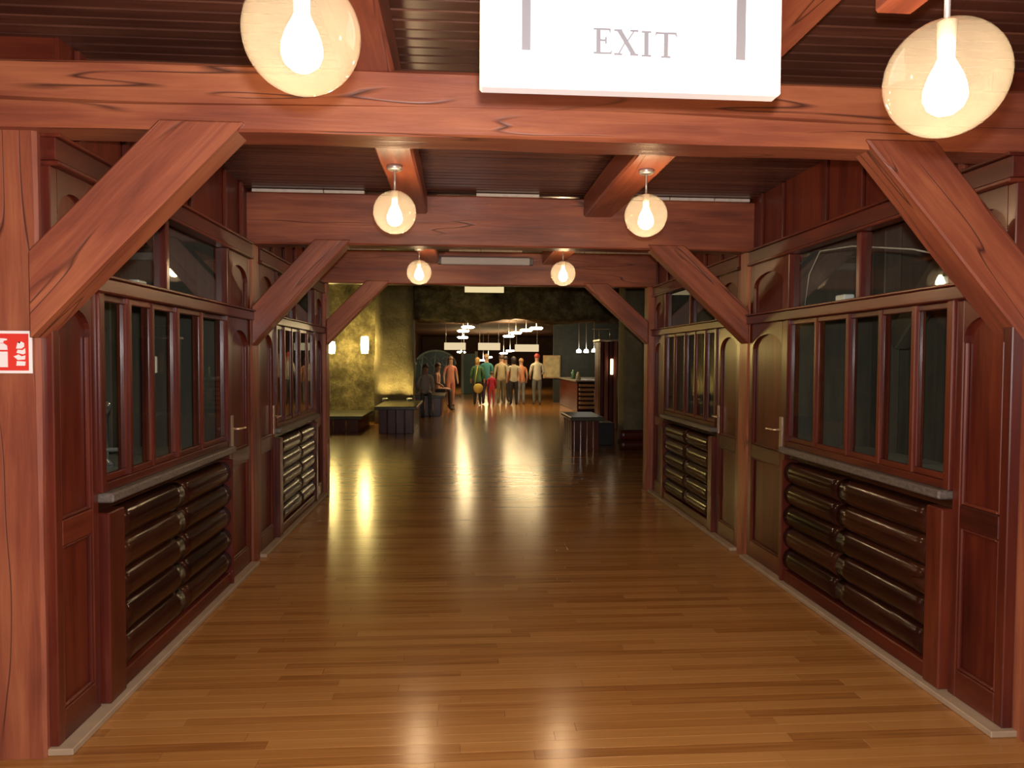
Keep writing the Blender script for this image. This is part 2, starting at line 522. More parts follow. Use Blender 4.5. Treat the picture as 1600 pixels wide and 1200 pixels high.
# ------------------------------------------------------------------ frames: beams, posts, braces
names3 = ('first', 'second', 'last')
beam_h = ((Z_BEAM, 2.73), (Z_BEAM, 2.865), (Z_BEAM, 2.865))
looks = ('pinkish red cross beam with long cracks, behind the exit sign', 'dull purple-brown cross beam with a pale strip along its top', 'low dark red cross beam at the corridor end, with a grey box fixed on it')
for i in range(3):
    yy = YP[i] - (0.05 if i == 0 else 0.0)
    z0, z1 = beam_h[i]
    o = hewn('cross_beam', 4.34 if i else 4.9, 0.19, z1-z0, wood('timber', 'x'), None, (0.35, yy+0.095, (z0+z1)/2), Matrix.Identity(3), 0.004, i*5.0, -0.022 if i == 0 else None)
    tag(o, looks[i], 'beam', 'cross beams over the corridor')
    if i:
        st = struct_root('trim_%d' % (i), (0.35, yy, z1))
        x = XL+0.005
        while x < XR-0.05:
            ln = random.uniform(0.25, 0.55)
            x1 = min(x+ln, XR-0.005)
            if not any(x < jb+0.01 and x1 > ja-0.01 for ja, jb in JX.values()):
                box('sealing_strip', x+0.003, x1-0.003, yy-0.004, yy+0.17, z1-0.001, z1+0.022, plain('pale_strip', (0.55, 0.50, 0.46), 0.6, var=0.4, bscale=12), st, 0.002)
            x = x1
    for s in ('left', 'right'):
        mid = WX(s, 0.10 + {('left', 0): 0.045, ('right', 0): 0.065, ('left', 2): -0.03, ('right', 2): -0.06}.get((s, i), 0.0))
        yo = YP[i] + (0.0 if (s == 'left' or i) else -0.18)
        top = Z_BEAM
        if i == 0:
            lab = 'red-brown square timber post carrying the red fire sign' if s == 'left' else 'red-brown square timber post where the bright orange brace ends'
        else:
            lab = 'dark square post under the %s cross beam, %s' % (names3[i], 'fire sign side' if s == 'left' else 'opposite the fire sign side')
        p = hewn('timber_post', top, 0.19, 0.34 if i == 0 else 0.20, wood('timber', 'x'), None, (mid + (0.07 if i == 0 else 0.0)*(-1 if s == 'left' else 1), yo+0.10, top/2), Matrix.Rotation(-math.pi/2, 3, 'Y'), 0.003, i*3+(s == 'left'))
        tag(p, lab, 'post', 'posts carrying the cross beams')
# braces: (side, y, low end centre (x,z), high end centre (x,z), width)
def brace(side, y, lo, hi, w, mat, label, seed):
    a = Vector((lo[0], y, lo[1])); b = Vector((hi[0], y, hi[1]))
    d = (b-a).normalized()
    n = Vector((0, 1, 0)); u = n.cross(d) if True else None
    rot = Matrix((d, n, d.cross(n))).transposed()
    ln = (b-a).length
    # mitred timber: the ends are cut along the beam and the post
    bm = bmesh.new()
    bmesh.ops.create_cube(bm, size=1.0)
    bmesh.ops.subdivide_edges(bm, edges=[e for e in bm.edges if abs((e.verts[0].co-e.verts[1].co).x) > .5], cuts=14, use_grid_fill=True)
    sx = d.x; sz = d.z
    for v in bm.verts:
        t, p, q = v.co.x, v.co.y, v.co.z
        off = q*w
        nz_ = d.cross(n)
        L = ln*t
        # slide the end vertices so the upper end is horizontal and the lower end vertical
        L += -off*((t+0.5)**3*nz_.z/d.z + (0.5-t)**3*nz_.x/d.x)
        j = 0.005*noise.noise(Vector((L*2.2, q*3+seed, p*5)))
        v.co = Vector((L, p*0.15 + j, off + j))
    bmesh.ops.bevel(bm, geom=[e for e in bm.edges if e.calc_face_angle(0) > 0.9], offset=0.008, segments=1, affect='EDGES')
    me = bm_mesh(bm, 'brace')
    o = place('knee_brace', me, mat, None, (a+b)/2, rot)
    tag(o, label, 'brace', 'slanting braces between posts and beams')
    return o
ZT = Z_BEAM + 0.035
brace('left', YP[0]+0.008, (XL-0.042, 1.835), (-0.995, ZT), 0.23, wood('timber', 'x'), 'orange-red slanting brace with a long black crack, above the fire sign', 1)
brace('right', YP[0]+0.008, (XR+0.062, 1.86), (1.80, ZT), 0.23, wood('timber', 'x'), 'bright orange slanting brace near the round lamp opposite the fire sign', 2)
brace('left', YP[1]+0.060, (XL+0.002, 1.84), (-0.985, ZT), 0.205, wood('timber', 'x'), 'greyish purple slanting brace under the second cross beam, fire sign side', 3)
brace('right', YP[1]+0.060, (XR-0.002, 1.87), (1.615, ZT), 0.205, wood('timber', 'x'), 'greyish purple slanting brace under the second cross beam, opposite the fire sign side', 4)
brace('left', YP[2]+0.060, (XL+0.032, 1.90), (-0.975, ZT), 0.20, wood('timber', 'x'), 'small purple-brown brace before the rock wall with lit sconces', 5)
brace('right', YP[2]+0.060, (XR-0.062, 1.92), (1.59, ZT), 0.20, wood('timber', 'x'), 'small purple-brown brace before the plain pillar and slatted cabinet', 6)

# ------------------------------------------------------------------ timber shop fronts
def arch_rail(name, side, y0, y1, zs, zr, zt, d0, d1, mat, parent):
    """top rail of a door whose lower edge is an arch: springs at zs, crown at zr, rail top at zt"""
    pts = [(y0, zt), (y0, zs)]
    n = 12
    for i in range(n+1):
        t = math.pi*i/n
        yy = (y0+y1)/2 - math.cos(t)*(y1-y0)/2
        pts.append((yy, zs+0.001+math.sin(t)*(zr-zs)))
    pts += [(y1, zs), (y1, zt)]
    # build as strips to stay convex
    bm = bmesh.new()
    arc = pts[2:2+n+1]
    xa, xb = WX(side, d0), WX(side, d1)
    cy, cz = (y0+y1)/2, (zs+zt)/2
    cx = (xa+xb)/2
    vs_ = []
    for (yy, zz) in arc:
        vs_.append([bm.verts.new((X-cx, yy-cy, z-cz)) for X in (xa, xb) for z in (zz, zt)])
    for A, B in zip(vs_, vs_[1:]):
        bm.faces.new((A[0], A[1], B[1], B[0])); bm.faces.new((A[2], A[3], B[3], B[2]))
        bm.faces.new((A[0], A[2], B[2], B[0])); bm.faces.new((A[1], A[3], B[3], B[1]))
    bm.faces.new(vs_[0][:2]+vs_[0][2:][::-1]); bm.faces.new(vs_[-1][:2]+vs_[-1][2:][::-1])
    return place(name, bm_mesh(bm, name), mat, parent, (cx, cy, cz))

doors = 0
def narrow_door(side, y0, y1, handle=None):
    """tall narrow panelled leaf: arched field above, square field below"""
    global doors
    doors += 1
    root = struct_root('door_%d' % doors, (WX(side, 0.04), (y0+y1)/2, 0))
    fr, pn = wood('frame', 'z'), wood('panel', 'z')
    w = y1-y0
    st = 0.05 if w < 0.4 else 0.065
    d0, d1 = 0.010, 0.06
    wbox('stile', side, d0, d1, y0, y0+st, 0.03, 1.885, fr, root)
    wbox('stile', side, d0, d1, y1-st, y1, 0.03, 1.885, fr, root)
    fy = wood('frame', 'y')
    wbox('bottom_rail', side, d0, d1, y0+st, y1-st, 0.03, 0.16, fy, root)
    wbox('middle_rail', side, d0, d1, y0+st, y1-st, 0.83, 0.935, fy, root)
    arch_rail('arched_rail', side, y0+st, y1-st, 1.69, 1.80, 1.885, d0, d1, fy, root)
    wbox('upper_field', side, 0.032, 0.05, y0+st, y1-st, 0.935, 1.80, pn, root, 0.002)
    wbox('lower_field', side, 0.032, 0.05, y0+st, y1-st, 0.16, 0.83, pn, root, 0.002)
    m = 0.016
    for (za, zb) in ((0.935, 1.69), (0.16, 0.83)):
        wbox('bead', side, 0.014, 0.034, y0+st, y0+st+m, za, zb, fr, root, 0.006)
        wbox('bead', side, 0.014, 0.034, y1-st-m, y1-st, za, zb, fr, root, 0.006)
        wbox('bead', side, 0.014, 0.034, y0+st+m, y1-st-m, za, za+m, fy, root, 0.006)
    wbox('bead', side, 0.014, 0.034, y0+st+m, y1-st-m, 0.83-m, 0.83, fy, root, 0.006)
    if handle:
        hy = y0+0.05 if handle == 'near' else y1-0.05
        hp = wbox('handle_plate', side, 0.0, 0.012, hy-0.019, hy+0.019, 0.945, 1.195, BRASS, root, 0.003)
        hp['label'] = 'pale brass handle plate'
        sg = 1 if handle == 'near' else -1
        X0 = WX(side, 0.002); X1 = WX(side, -0.05)
        me = tube_mesh([(X0, hy, 1.10), (X1, hy, 1.10), (X1, hy+sg*0.02, 1.10), (X1, hy+sg*0.12, 1.098)], 0.008, 8)
        place('handle_lever', me, BRASS, hp)
    # small arched panel over the transom
    root2 = struct_root('trim_%d' % (20+doors), (WX(side, 0.04), (y0+y1)/2, 1.965))
    wbox('stile', side, d0, d1, y0, y0+st, 1.965, 2.35, fr, root2)
    wbox('stile', side, d0, d1, y1-st, y1, 1.965, 2.35, fr, root2)
    arch_rail('arched_rail', side, y0+st, y1-st, 2.17, 2.27, 2.35, d0, d1, fy, root2)
    wbox('field', side, 0.032, 0.05, y0+st, y1-st, 1.965, 2.28, pn, root2, 0.002)
    wbox('bead', side, 0.014, 0.034, y0+st, y0+st+m, 1.965, 2.17, fr, root2, 0.006)
    wbox('bead', side, 0.014, 0.034, y1-st-m, y1-st, 1.965, 2.17, fr, root2, 0.006)

wins = 0
def shop_window(side, y0, y1, mull, upper):
    global wins
    wins += 1
    root = struct_root('window_%d' % wins, (WX(side, 0.04), (y0+y1)/2, 0.99))
    fz, fy = wood('frame', 'z'), wood('frame', 'y')
    jw = 0.045
    wbox('jamb', side, -0.005, 0.085, y0, y0+jw, 0.99, 2.35, fz, root)
    wbox('jamb', side, -0.005, 0.085, y1-jw, y1, 0.99, 2.35, fz, root)
    wbox('bottom_rail', side, 0.0, 0.08, y0+jw, y1-jw, 0.99, 1.03, fy, root)
    edges = [y0+jw] + list(mull) + [y1-jw]
    mw = 0.034
    for my in mull:
        wbox('mullion', side, 0.0, 0.060, my-mw/2, my+mw/2, 1.03, 1.885, fz, root, 0.005)
    for k, (a, b) in enumerate(zip(edges, edges[1:])):
        a2 = a + (mw/2 if k else 0); b2 = b - (mw/2 if k < len(edges)-2 else 0)
        dd = 0.006 if k % 2 else 0.016           # sliding sashes on two tracks
        wbox('sash_rail', side, dd, dd+0.03, a2, b2, 1.03, 1.062, fy, root)
        wbox('sash_rail', side, dd, dd+0.03, a2, b2, 1.853, 1.885, fy, root)
        wbox('sash_stile', side, dd, dd+0.03, a2, a2+0.008, 1.062, 1.853, fz, root)
        wbox('sash_stile', side, dd, dd+0.03, b2-0.008, b2, 1.062, 1.853, fz, root)
        wbox('pane', side, dd+0.008, dd+0.013, a2+0.008, b2-0.008, 1.062, 1.853, PANE, root, 0)
    um = upper
    wbox('mullion', side, 0.0, 0.075, um-0.022, um+0.022, 1.965, 2.35, fz, root, 0.006)
    wbox('pane', side, 0.035, 0.04, y0+jw, um-0.022, 1.965, 2.35, PANE, root, 0)
    wbox('pane', side, 0.035, 0.04, um+0.022, y1-jw, 1.965, 2.35, PANE, root, 0)

LOGMESH = {}
def log_mesh(ln, r, seed):
    key = (round(ln, 2), seed)
    if key in LOGMESH: return LOGMESH[key]
    bm = bmesh.new()
    n, seg = 9, 16
    rings = []
    for i in range(n+1):
        yy = -ln/2 + ln*i/n
        rr = r*(1+0.025*noise.noise(Vector((yy*1.5, seed*2.2, 0))))
        if i in (0, n): rr *= 0.985
        dx = 0.004*noise.noise(Vector((yy, seed, 5)))
        rings.append([bm.verts.new((rr*math.cos(t)*0.8+dx, yy, rr*math.sin(t))) for t in [2*math.pi*k/seg for k in range(seg)]])
    for A, B in zip(rings, rings[1:]):
        for j in range(seg):
            k = (j+1) % seg
            bm.faces.new((A[j], A[k], B[k], B[j]))
    bm.faces.new(rings[0]); bm.faces.new(rings[-1])
    me = bm_mesh(bm, 'log')
    for p in me.polygons: p.use_smooth = len(p.vertices) == 4
    LOGMESH[key] = me
    return me

def counter(side, y0, y1, ly0, ly1, label):
    root = thing('service_counter', (WX(side, 0.06), (y0+y1)/2, 0), label, 'counter', 'log-fronted shop counters')
    fz = wood('frame', 'z')
    wbox('back_board', side, 0.09, 0.11, y0+0.01, y1-0.01, 0.03, 0.93, wood('log', 'y'), root, 0)
    wbox('stile', side, -0.025, 0.09, y0+0.012, ly0-0.01, 0.03, 0.90, fz, root, 0.006)
    wbox('stile', side, -0.025, 0.09, ly1+0.01, y1-0.012, 0.03, 0.90, fz, root, 0.006)
    r = 0.079
    ym = (ly0+ly1)/2 + random.uniform(-0.08, 0.08)
    for i in range(5):
        zc = 0.19 + 0.1545*i
        for k, (a, b) in enumerate(((ly0, ym-0.003), (ym+0.003, ly1))):
            me = log_mesh(b-a, r, i+5*k)
            place('log', me, wood('log', 'y'), root, (WX(side, 0.045), (a+b)/2, zc))
    wbox('base_rail', side, -0.01, 0.09, ly0, ly1, 0.03, 0.112, wood('panel', 'y'), root, 0.006)
    wbox('counter_slab', side, -0.045, 0.20, y0+0.012, y1-0.012, 0.945, 0.989, STONE, root, 0.008)
    wbox('apron', side, 0.03, 0.09, y0+0.012, y1-0.012, 0.90, 0.945, wood('log', 'y'), root, 0.003)
    wbox('inner_counter', side, 0.20, 0.62, y0+0.012, y1-0.012, 0.955, 0.985, GREYP, root, 0.003)

trimn = [0]
def header(side, y0, y1):
    trimn[0] += 1
    root = struct_root('trim_%d' % (40+trimn[0]), (WX(side, 0), (y0+y1)/2, 2.35))
    hy = wood('frame', 'y')
    wbox('header_board', side, -0.012, 0.06, y0, y1, 2.372, 2.460, hy, root, 0.003)
    wbox('header_molding', side, -0.026, 0.06, y0, y1, 2.350, 2.371, hy, root, 0.005)
    wbox('header_cap', side, -0.03, 0.06, y0, y1, 2.461, 2.475, hy, root, 0.003)
    trimn[0] += 1
    root = struct_root('trim_%d' % (40+trimn[0]), (WX(side, 0), (y0+y1)/2, 1.885))
    wbox('transom_rail', side, -0.025, 0.09, y0, y1, 1.886, 1.952, hy, root, 0.006)
    wbox('transom_cap', side, -0.038, 0.20, y0, y1, 1.952, 1.965, hy, root, 0.003)

def cladding(side):
    root = struct_root('wall_' + side, (WX(side, 0.05), 5.0, 2.475))
    cuts = [3.07, 3.20, 3.62, 4.05, 4.46, 5.08, 5.44, 5.88, 6.30, 6.72, 7.14, 7.56, 7.98, 8.40, 8.9]
    pz = wood('panel', 'z')
    for a, b in zip(cuts, cuts[1:]):
        wbox('board', side, 0.03, 0.05, a, b-0.002, 2.475, Z_CEIL+0.02, pz, root, 0.003)
    for c in cuts[1:-1]:
        if any(yp-0.04 < c < yp+0.22 for yp in YP): continue
        wbox('batten', side, 0.006, 0.03, c-0.022, c+0.022, 2.477, Z_CEIL-0.002, wood('frame', 'z'), root, 0.005)
    # plain boarded wall beside and behind the photographer
    wbox('board', side, 0.62, 0.66, -2.5, 3.04, 0.0, Z_CEIL+0.02, pz, root, 0.003)
    wbox('board', side, 0.052, 0.70, 3.075, 3.10, 2.475, Z_CEIL+0.01, wood('panel', 'x'), root, 0.003)
    return root
for s in ('left', 'right'):
    cladding(s)

BAYS = {
    'left':  [dict(near=(2.955, 3.295), win=(3.30, 5.09), mull=(3.605, 3.865, 4.20, 4.575), upper=4.06, logs=(3.475, 5.045), far=(5.10, 5.615), hn=None, hf='near'),
              dict(near=(5.82, 6.33), win=(6.34, 8.03), mull=(6.66, 6.95, 7.28, 7.63), upper=7.12, logs=(6.47, 7.94), far=(8.04, 8.49), hn='far', hf=None)],
    'right': [dict(near=(2.86, 3.205), win=(3.21, 4.96), mull=(3.515, 3.81, 4.145, 4.53), upper=4.04, logs=(3.35, 4.905), far=(4.97, 5.615), hn=None, hf='near'),
              dict(near=(5.82, 6.33), win=(6.34, 8.03), mull=(6.66, 6.95, 7.28, 7.63), upper=7.12, logs=(6.47, 7.94), far=(8.04, 8.49), hn='far', hf=None)],
}
clab = {('left', 0): 'dark counter of stacked logs under worn stone ledge, beside the fire sign post',
        ('left', 1): 'dark counter of stacked logs on the fire sign side, at the corridor end',
        ('right', 0): 'dark counter of stacked logs under worn stone ledge, opposite the fire sign post',
        ('right', 1): 'dark counter of stacked logs opposite the fire sign side, at the corridor end'}
for s in ('left', 'right'):
    for i, b in enumerate(BAYS[s]):
        narrow_door(s, *b['near'], b['hn'])
        shop_window(s, *b['win'], b['mull'], b['upper'])
        narrow_door(s, *b['far'], b['hf'])
        counter(s, *b['win'], *b['logs'], clab[(s, i)])
        header(s, b['near'][0], b['far'][1])
        # pale strip along the foot of the wall
        bb = wbox('baseboard_%s' % s if i == 0 else 'baseboard_%s_inner' % s, s, -0.050, 0.11, YP[i]+0.20 if i else (2.94 if s == 'left' else 2.84), YP[i+1]-0.002, 0.0, 0.028, BEIGE, None, 0.004)
        bb['kind'] = 'structure'

# ------------------------------------------------------------------ booths behind the windows
for s in ('left', 'right'):
    for i in range(2):
        y0, y1 = YP[i]+0.22, YP[i+1]-0.05
        bk = wbox('wall_booth_%s_%d' % (s, i+1), s, 1.70, 1.76, YP[i]-0.3, YP[i+1]+0.25, 0.0, 2.80, wood('booth', 'z'), None, 0); bk['kind'] = 'structure'
        pt = wbox('wall_partition_%s_%d' % (s, i+1), s, 0.20, 1.70, YP[i+1]+0.05, YP[i+1]+0.10, 0.0, 2.80, wood('booth', 'z'), None, 0); pt['kind'] = 'structure'
    pt = wbox('wall_partition_%s_0' % s, s, 0.41, 1.70, YP[0]+0.12, YP[0]+0.16, 0.0, Z_CEIL, wood('panel', 'z'), None, 0); pt['kind'] = 'structure'
    bc = wbox('ceiling_booth_%s' % s, s, 0.06, 1.76, YP[0]+0.19, YP[2]+0.25, 2.80, 2.86, wood('booth', 'y'), None, 0); bc['kind'] = 'structure'

def shelf_unit(side, y0, y1, zs, d0, d1, label):
    root = thing('shelf_rack', (WX(side, (d0+d1)/2), (y0+y1)/2, 0), label, 'shelf', 'shelf racks inside the booths')
    for yy in (y0, y1-0.03):
        for dd in (d0, d1-0.03):
            wbox('upright', side, dd, dd+0.03, yy, yy+0.03, 0.0, zs[-1]+0.25, GREYP, root, 0.002)
    for z in zs:
        wbox('shelf_board', side, d0, d1, y0, y1, z-0.025, z, GREYP, root, 0.002)
    return root
shelf_unit('right', 3.35, 4.30, (0.5, 0.95, 1.28, 1.62), 1.15, 1.55, 'grey shelf rack seen through the window opposite the fire sign')
shelf_unit('left', 3.70, 5.30, (0.5, 0.95, 1.25, 1.60), 1.15, 1.55, 'grey shelf rack behind the window next to the fire sign post')
shelf_unit('left', 6.5, 8.0, (0.5, 0.95, 1.35), 1.15, 1.55, 'grey shelf rack behind the far window, fire sign side')
shelf_unit('right', 6.5, 8.0, (0.5, 0.95, 1.35), 1.15, 1.55, 'grey shelf rack behind the far window, opposite the fire sign side')

def bottle(side, d, y, z, h, r, col, label, group):
    root = thing('bottle', (WX(side, d), y, z), label, 'bottle', group)
    key = ('bot', round(h, 2), round(r, 3))
    if key not in BOXES:
        BOXES[key] = lathe_mesh([(0, 0), (r, 0.002), (r, h*0.58), (r*0.85, h*0.66), (r*0.34, h*0.76), (r*0.32, h*0.92)], 14)
        BOXES[key+('c',)] = lathe_mesh([(0, h*0.92), (r*0.38, h*0.92), (r*0.38, h), (0, h)], 10)
    place('bottle_body', BOXES[key], plain('bottle_%02d%02d%02d' % tuple(int(c*99) for c in col), col, 0.12), root, root.location)
    place('bottle_cap', BOXES[key+('c',)], WHITE, root, root.location)
gl = {'left': 'bottles in the booth beside the fire sign post', 'right': 'bottles in the booth opposite the fire sign post'}
rb = random.Random(3)
def bcol(c): return 'dark' if sum(c) < .6 else 'tan' if c[0] > c[2]+.1 else 'pale grey'
for (yy, z, h) in ((3.95, 1.25, .26), (4.15, 1.25, .30), (4.4, 1.25, .24), (4.7, 1.25, .28), (4.05, 0.95, .26), (4.35, .95, .24), (4.8, .95, .25)):
    col = rb.choice(((.55, .62, .66), (.10, .16, .2), (.6, .5, .35)))
    bottle('left', 1.30, yy, z, h, 0.04, col, '%s bottle on the %s board of the rack beside the fire sign post' % (bcol(col), 'upper' if z > 1 else 'lower'), gl['left'])
for (yy, z, h) in ((3.5, 1.28, .22), (3.72, 1.28, .26), (4.05, 1.28, .24), (3.6, .95, .22), (4.1, .95, .25), (3.95, 1.62, .2)):
    col = rb.choice(((.35, .38, .40), (.08, .10, .12), (.5, .42, .3)))
    bottle('right', 1.30, yy, z, h, 0.04, col, '%s bottle on the %s board of the rack opposite the fire sign post' % (bcol(col), 'top' if z > 1.5 else 'upper' if z > 1 else 'lower'), gl['right'])
# a pale drinks dispenser glints behind the left glass
t = thing('drink_dispenser', (WX('left', 0.42), 4.12, 0.9855), 'pale metal drinks dispenser behind the glass beside the fire sign post', 'dispenser')
me = lathe_mesh([(0, 0), (0.085, 0), (0.085, 0.02), (0.06, 0.05), (0.06, 0.30), (0.075, 0.32), (0.075, 0.36), (0.02, 0.40), (0.0, 0.41)], 18)
place('tank', me, plain('dispenser_metal', (0.55, 0.62, 0.68), 0.15, 0.9), t, t.location)
place('tap', tube_mesh([(0, 0, 0), (0.09, 0, 0), (0.10, 0, -0.04)], 0.012, 8), STEEL, t, (t.location.x+0.04, t.location.y, t.location.z+0.10))
# inner slanting struts of the booths
for (s, ya, za, yb, zb, lab) in (('left', 5.45, 1.75, 4.35, 2.74, 'dim grey strut slanting behind the upper glass beside the fire sign post'), ('right', 5.35, 1.75, 4.25, 2.74, 'dim grey strut slanting behind the upper glass opposite the fire sign post')):
    a = Vector((WX(s, 1.02), ya-0.10, za)); b = Vector((WX(s, 1.02), yb, zb))
    d = (b-a).normalized(); n = Vector((1, 0, 0))
    rot = Matrix((d, n, d.cross(n))).transposed()
    o = hewn('inner_strut', (b-a).length, 0.12, 0.16, wood('booth', 'x'), None, (a+b)/2, rot, 0.003, 2)
    tag(o, lab, 'strut', 'slanting struts inside the booths')
    p = wbox('inner_post', s, 0.95, 1.09, ya-0.02, ya+0.14, 0.0, 2.79, wood('booth', 'z'), None, 0.008)
    tag(p, 'dim inner post at the foot of the slanting strut, %s' % ('beside the fire sign window' if s == 'left' else 'opposite the fire sign window'), 'post', 'inner posts of the booths')
# small white boxes lying on the transom ledges
for (s, yy, w, h, lab) in (('left', 3.98, 0.10, 0.045, 'small white crumpled packet on the transom ledge, fire sign side'), ('right', 4.42, 0.11, 0.055, 'small white box on the transom ledge by the upper mullion'), ('right', 3.42, 0.10, 0.06, 'small white box on the transom ledge near the orange brace')):
    o = wbox('white_box', s, 0.10, 0.17, yy-w/2, yy+w/2, 1.965, 1.965+h, WHITE, None, 0.006)
    tag(o, lab, 'box')
# loose cable behind the upper glass
me = tube_mesh([(WX('right', 0.08), 3.245, 2.08), (WX('right', 0.11), 3.7, 2.20), (WX('right', 0.11), 4.3, 2.31), (WX('right', 0.11), 4.7, 2.34), (WX('right', 0.11), 4.85, 2.20), (WX('right', 0.11), 4.90, 1.967)], 0.005, 6)
tag(place('loose_cable', me, plain('cable_grey', (0.5, 0.48, 0.45), 0.5), None), 'thin grey cable drooping behind the upper glass opposite the fire sign', 'cable')

# ------------------------------------------------------------------ globe lamps
R = 0.125
sph = bmesh.new(); bmesh.ops.create_uvsphere(sph, u_segments=40, v_segments=24, radius=R)
GLOBEMESH = bm_mesh(sph, 'globe', True)
bulb_prof = [(0.0, -0.078), (0.020, -0.075), (0.036, -0.062), (0.044, -0.042), (0.043, -0.022), (0.034, 0.006), (0.022, 0.030), (0.015, 0.046), (0.0, 0.047)]
BULBMESH = lathe_mesh(bulb_prof, 14)
def globe(x, y, z, top, label, dia=1.0):
    root = thing('globe_lamp', (x, y, top), label, 'lamp', 'round glass pendant lamps')
    place('canopy', lathe_mesh([(0, 0), (0.046, 0), (0.046, -0.018), (0.036, -0.026), (0.0, -0.027)], 20), STEEL, root, (x, y, top))
    place('stem', tube_mesh([(0, 0, z+R-0.004-top), (0, 0, -0.02)], 0.0065, 8), STEEL, root, (x, y, top))
    g = place('glass_globe', GLOBEMESH, GLOBE, root, (x, y, z))
    g['label'] = 'clear amber glass globe'
    so = place('socket', lathe_mesh([(0, R-0.002), (0.020, R-0.002), (0.017, 0.049), (0.0, 0.047)], 14), plain('lamp_socket', (0.75, 0.72, 0.66), 0.5), root, (x, y, z))
    place('bulb', BULBMESH, emis('bulb_glow', (1.0, 0.77, 0.50), BULB), so, (x, y, z))
globe(-0.345, 1.60, 2.297, Z_JOIST, 'large clear glass globe lamp before the first beam, fire sign side of the exit sign')
globe(1.062, 1.53, 2.222, 2.50, 'large clear glass globe lamp before the first beam, by the bright orange brace')
globe(-0.390, 4.25, 2.452, Z_JOIST, 'glowing globe lamp before the second beam, fire sign side')
globe(1.085, 4.20, 2.452, Z_JOIST, 'glowing globe lamp before the second beam, side away from the fire sign')
globe(-0.430, 7.35, 2.475, Z_JOIST, 'small glowing globe lamp before the last beam, fire sign side')
globe(1.020, 7.20, 2.465, Z_JOIST, 'small glowing globe lamp before the last beam, side away from the fire sign')

o = box('lamp_block', 1.065, 1.165, 1.40, 1.82, 2.50, 2.718, wood('timber', 'y'), None, 0.006)
tag(o, 'short timber block under the joist that holds a large globe lamp', 'block')

# ------------------------------------------------------------------ exit sign
sx0, sx1, sz0, sz1, sy = 0.044, 0.812, 2.276, 2.64, 1.80
t = thing('exit_sign', (0.43, sy+0.03, sz0), 'white hanging sign with grey EXIT lettering and two grey bars', 'sign')
SIGNW = plain('sign_white', (0.80, 0.80, 0.82), 0.45)
SIGNG = plain('sign_grey', (0.15, 0.15, 0.17), 0.6)
box('sign_face', sx0, sx1, sy, sy+0.05, sz0, sz1, SIGNW, t, 0.006)
for (a, b, z) in ((0.147, 0.169, 2.367), (0.692, 0.716, 2.361)):
    box('grey_bar', a, b, sy-0.002, sy+0.001, z, sz1-0.03, SIGNG, t, 0)
for x in (0.16, 0.70):
    place('rod', tube_mesh([(0, 0, sz1-0.01), (0, 0, Z_CEIL)], 0.006, 8), STEEL, t, (x, sy+0.025, 0))
def letter(ch, x, z, w, h):
    k = 0.0105; thin = 0.0042; sf = 0.012     # thick stroke, thin stroke, serif
    polys = []
    def rect(a, b, c, d_): polys.append([(a, c), (b, c), (b, d_), (a, d_)])
    if ch == 'E':
        st = x+sf*0.6
        rect(st, st+k, z, z+h); rect(x, st, z, z+thin); rect(x, st, z+h-thin, z+h)
        rect(st+k, x+w, z, z+thin); rect(st+k, x+w*0.93, z+h-thin, z+h); rect(st+k, x+w*0.72, z+h*0.5, z+h*0.5+thin)
        polys.append([(x+w-thin, z+thin), (x+w, z+thin), (x+w+0.004, z+sf*1.2)])
        polys.append([(x+w*0.93-thin, z+h-thin), (x+w*0.93, z+h-thin), (x+w*0.93, z+h-sf*1.1)])
        rect(x+w*0.72-thin, x+w*0.72, z+h*0.5-0.006, z+h*0.5+0.01)
    if ch == 'X':
        polys.append([(x+sf*.5, z+h-thin), (x+sf*.5+k*1.2, z+h-thin), (x+w-sf*.4, z+thin), (x+w-sf*.4-k*1.2, z+thin)])
        polys.append([(x+w-sf*.7-thin, z+h-thin), (x+w-sf*.7, z+h-thin), (x+w*0.5+0.003, z+h*0.52), (x+w*0.5-0.001, z+h*0.52)])
        polys.append([(x+sf*.7, z+thin), (x+sf*.7+thin, z+thin), (x+w*0.5-0.002, z+h*0.48), (x+w*0.5-0.006, z+h*0.48)])
        for a in (x-0.002, x+w-sf*1.6):
            rect(a, a+sf*1.7, z, z+thin); rect(a, a+sf*1.7, z+h-thin, z+h)
    if ch == 'I':
        m = x+w/2
        rect(m-k/2, m+k/2, z+thin, z+h-thin); rect(x, x+w, z, z+thin); rect(x, x+w, z+h-thin, z+h)
    if ch == 'T':
        m = x+w/2
        rect(m-k/2, m+k/2, z+thin, z+h-thin); rect(m-sf, m+sf, z, z+thin); rect(x, x+w, z+h-thin, z+h)
        polys.append([(x, z+h-thin), (x+thin, z+h-thin), (x-0.003, z+h-sf*1.1)])
        polys.append([(x+w-thin, z+h-thin), (x+w, z+h-thin), (x+w+0.003, z+h-sf*1.1)])
    bm = bmesh.new()
    for q, P in enumerate(polys):
        d0, d1 = -0.0012, 0.0012
        lo = [bm.verts.new((a-x, d0-0.00002*q, b-z)) for a, b in P]; hi = [bm.verts.new((a-x, d1, b-z)) for a, b in P]
        bm.faces.new(lo); bm.faces.new(hi)
        for i in range(len(P)):
            j = (i+1) % len(P); bm.faces.new((lo[i], lo[j], hi[j], hi[i]))
    o = place('letter', bm_mesh(bm, 'letter'), SIGNG, t, (x, sy-0.001, z))
    o['label'] = 'grey capital letter %s' % ch
lh = 0.063
letter('E', 0.327, 2.3640, 0.046, lh)
letter('X', 0.381, 2.3625, 0.058, lh)
letter('I', 0.449, 2.3610, 0.024, lh)
letter('T', 0.484, 2.3595, 0.054, lh)

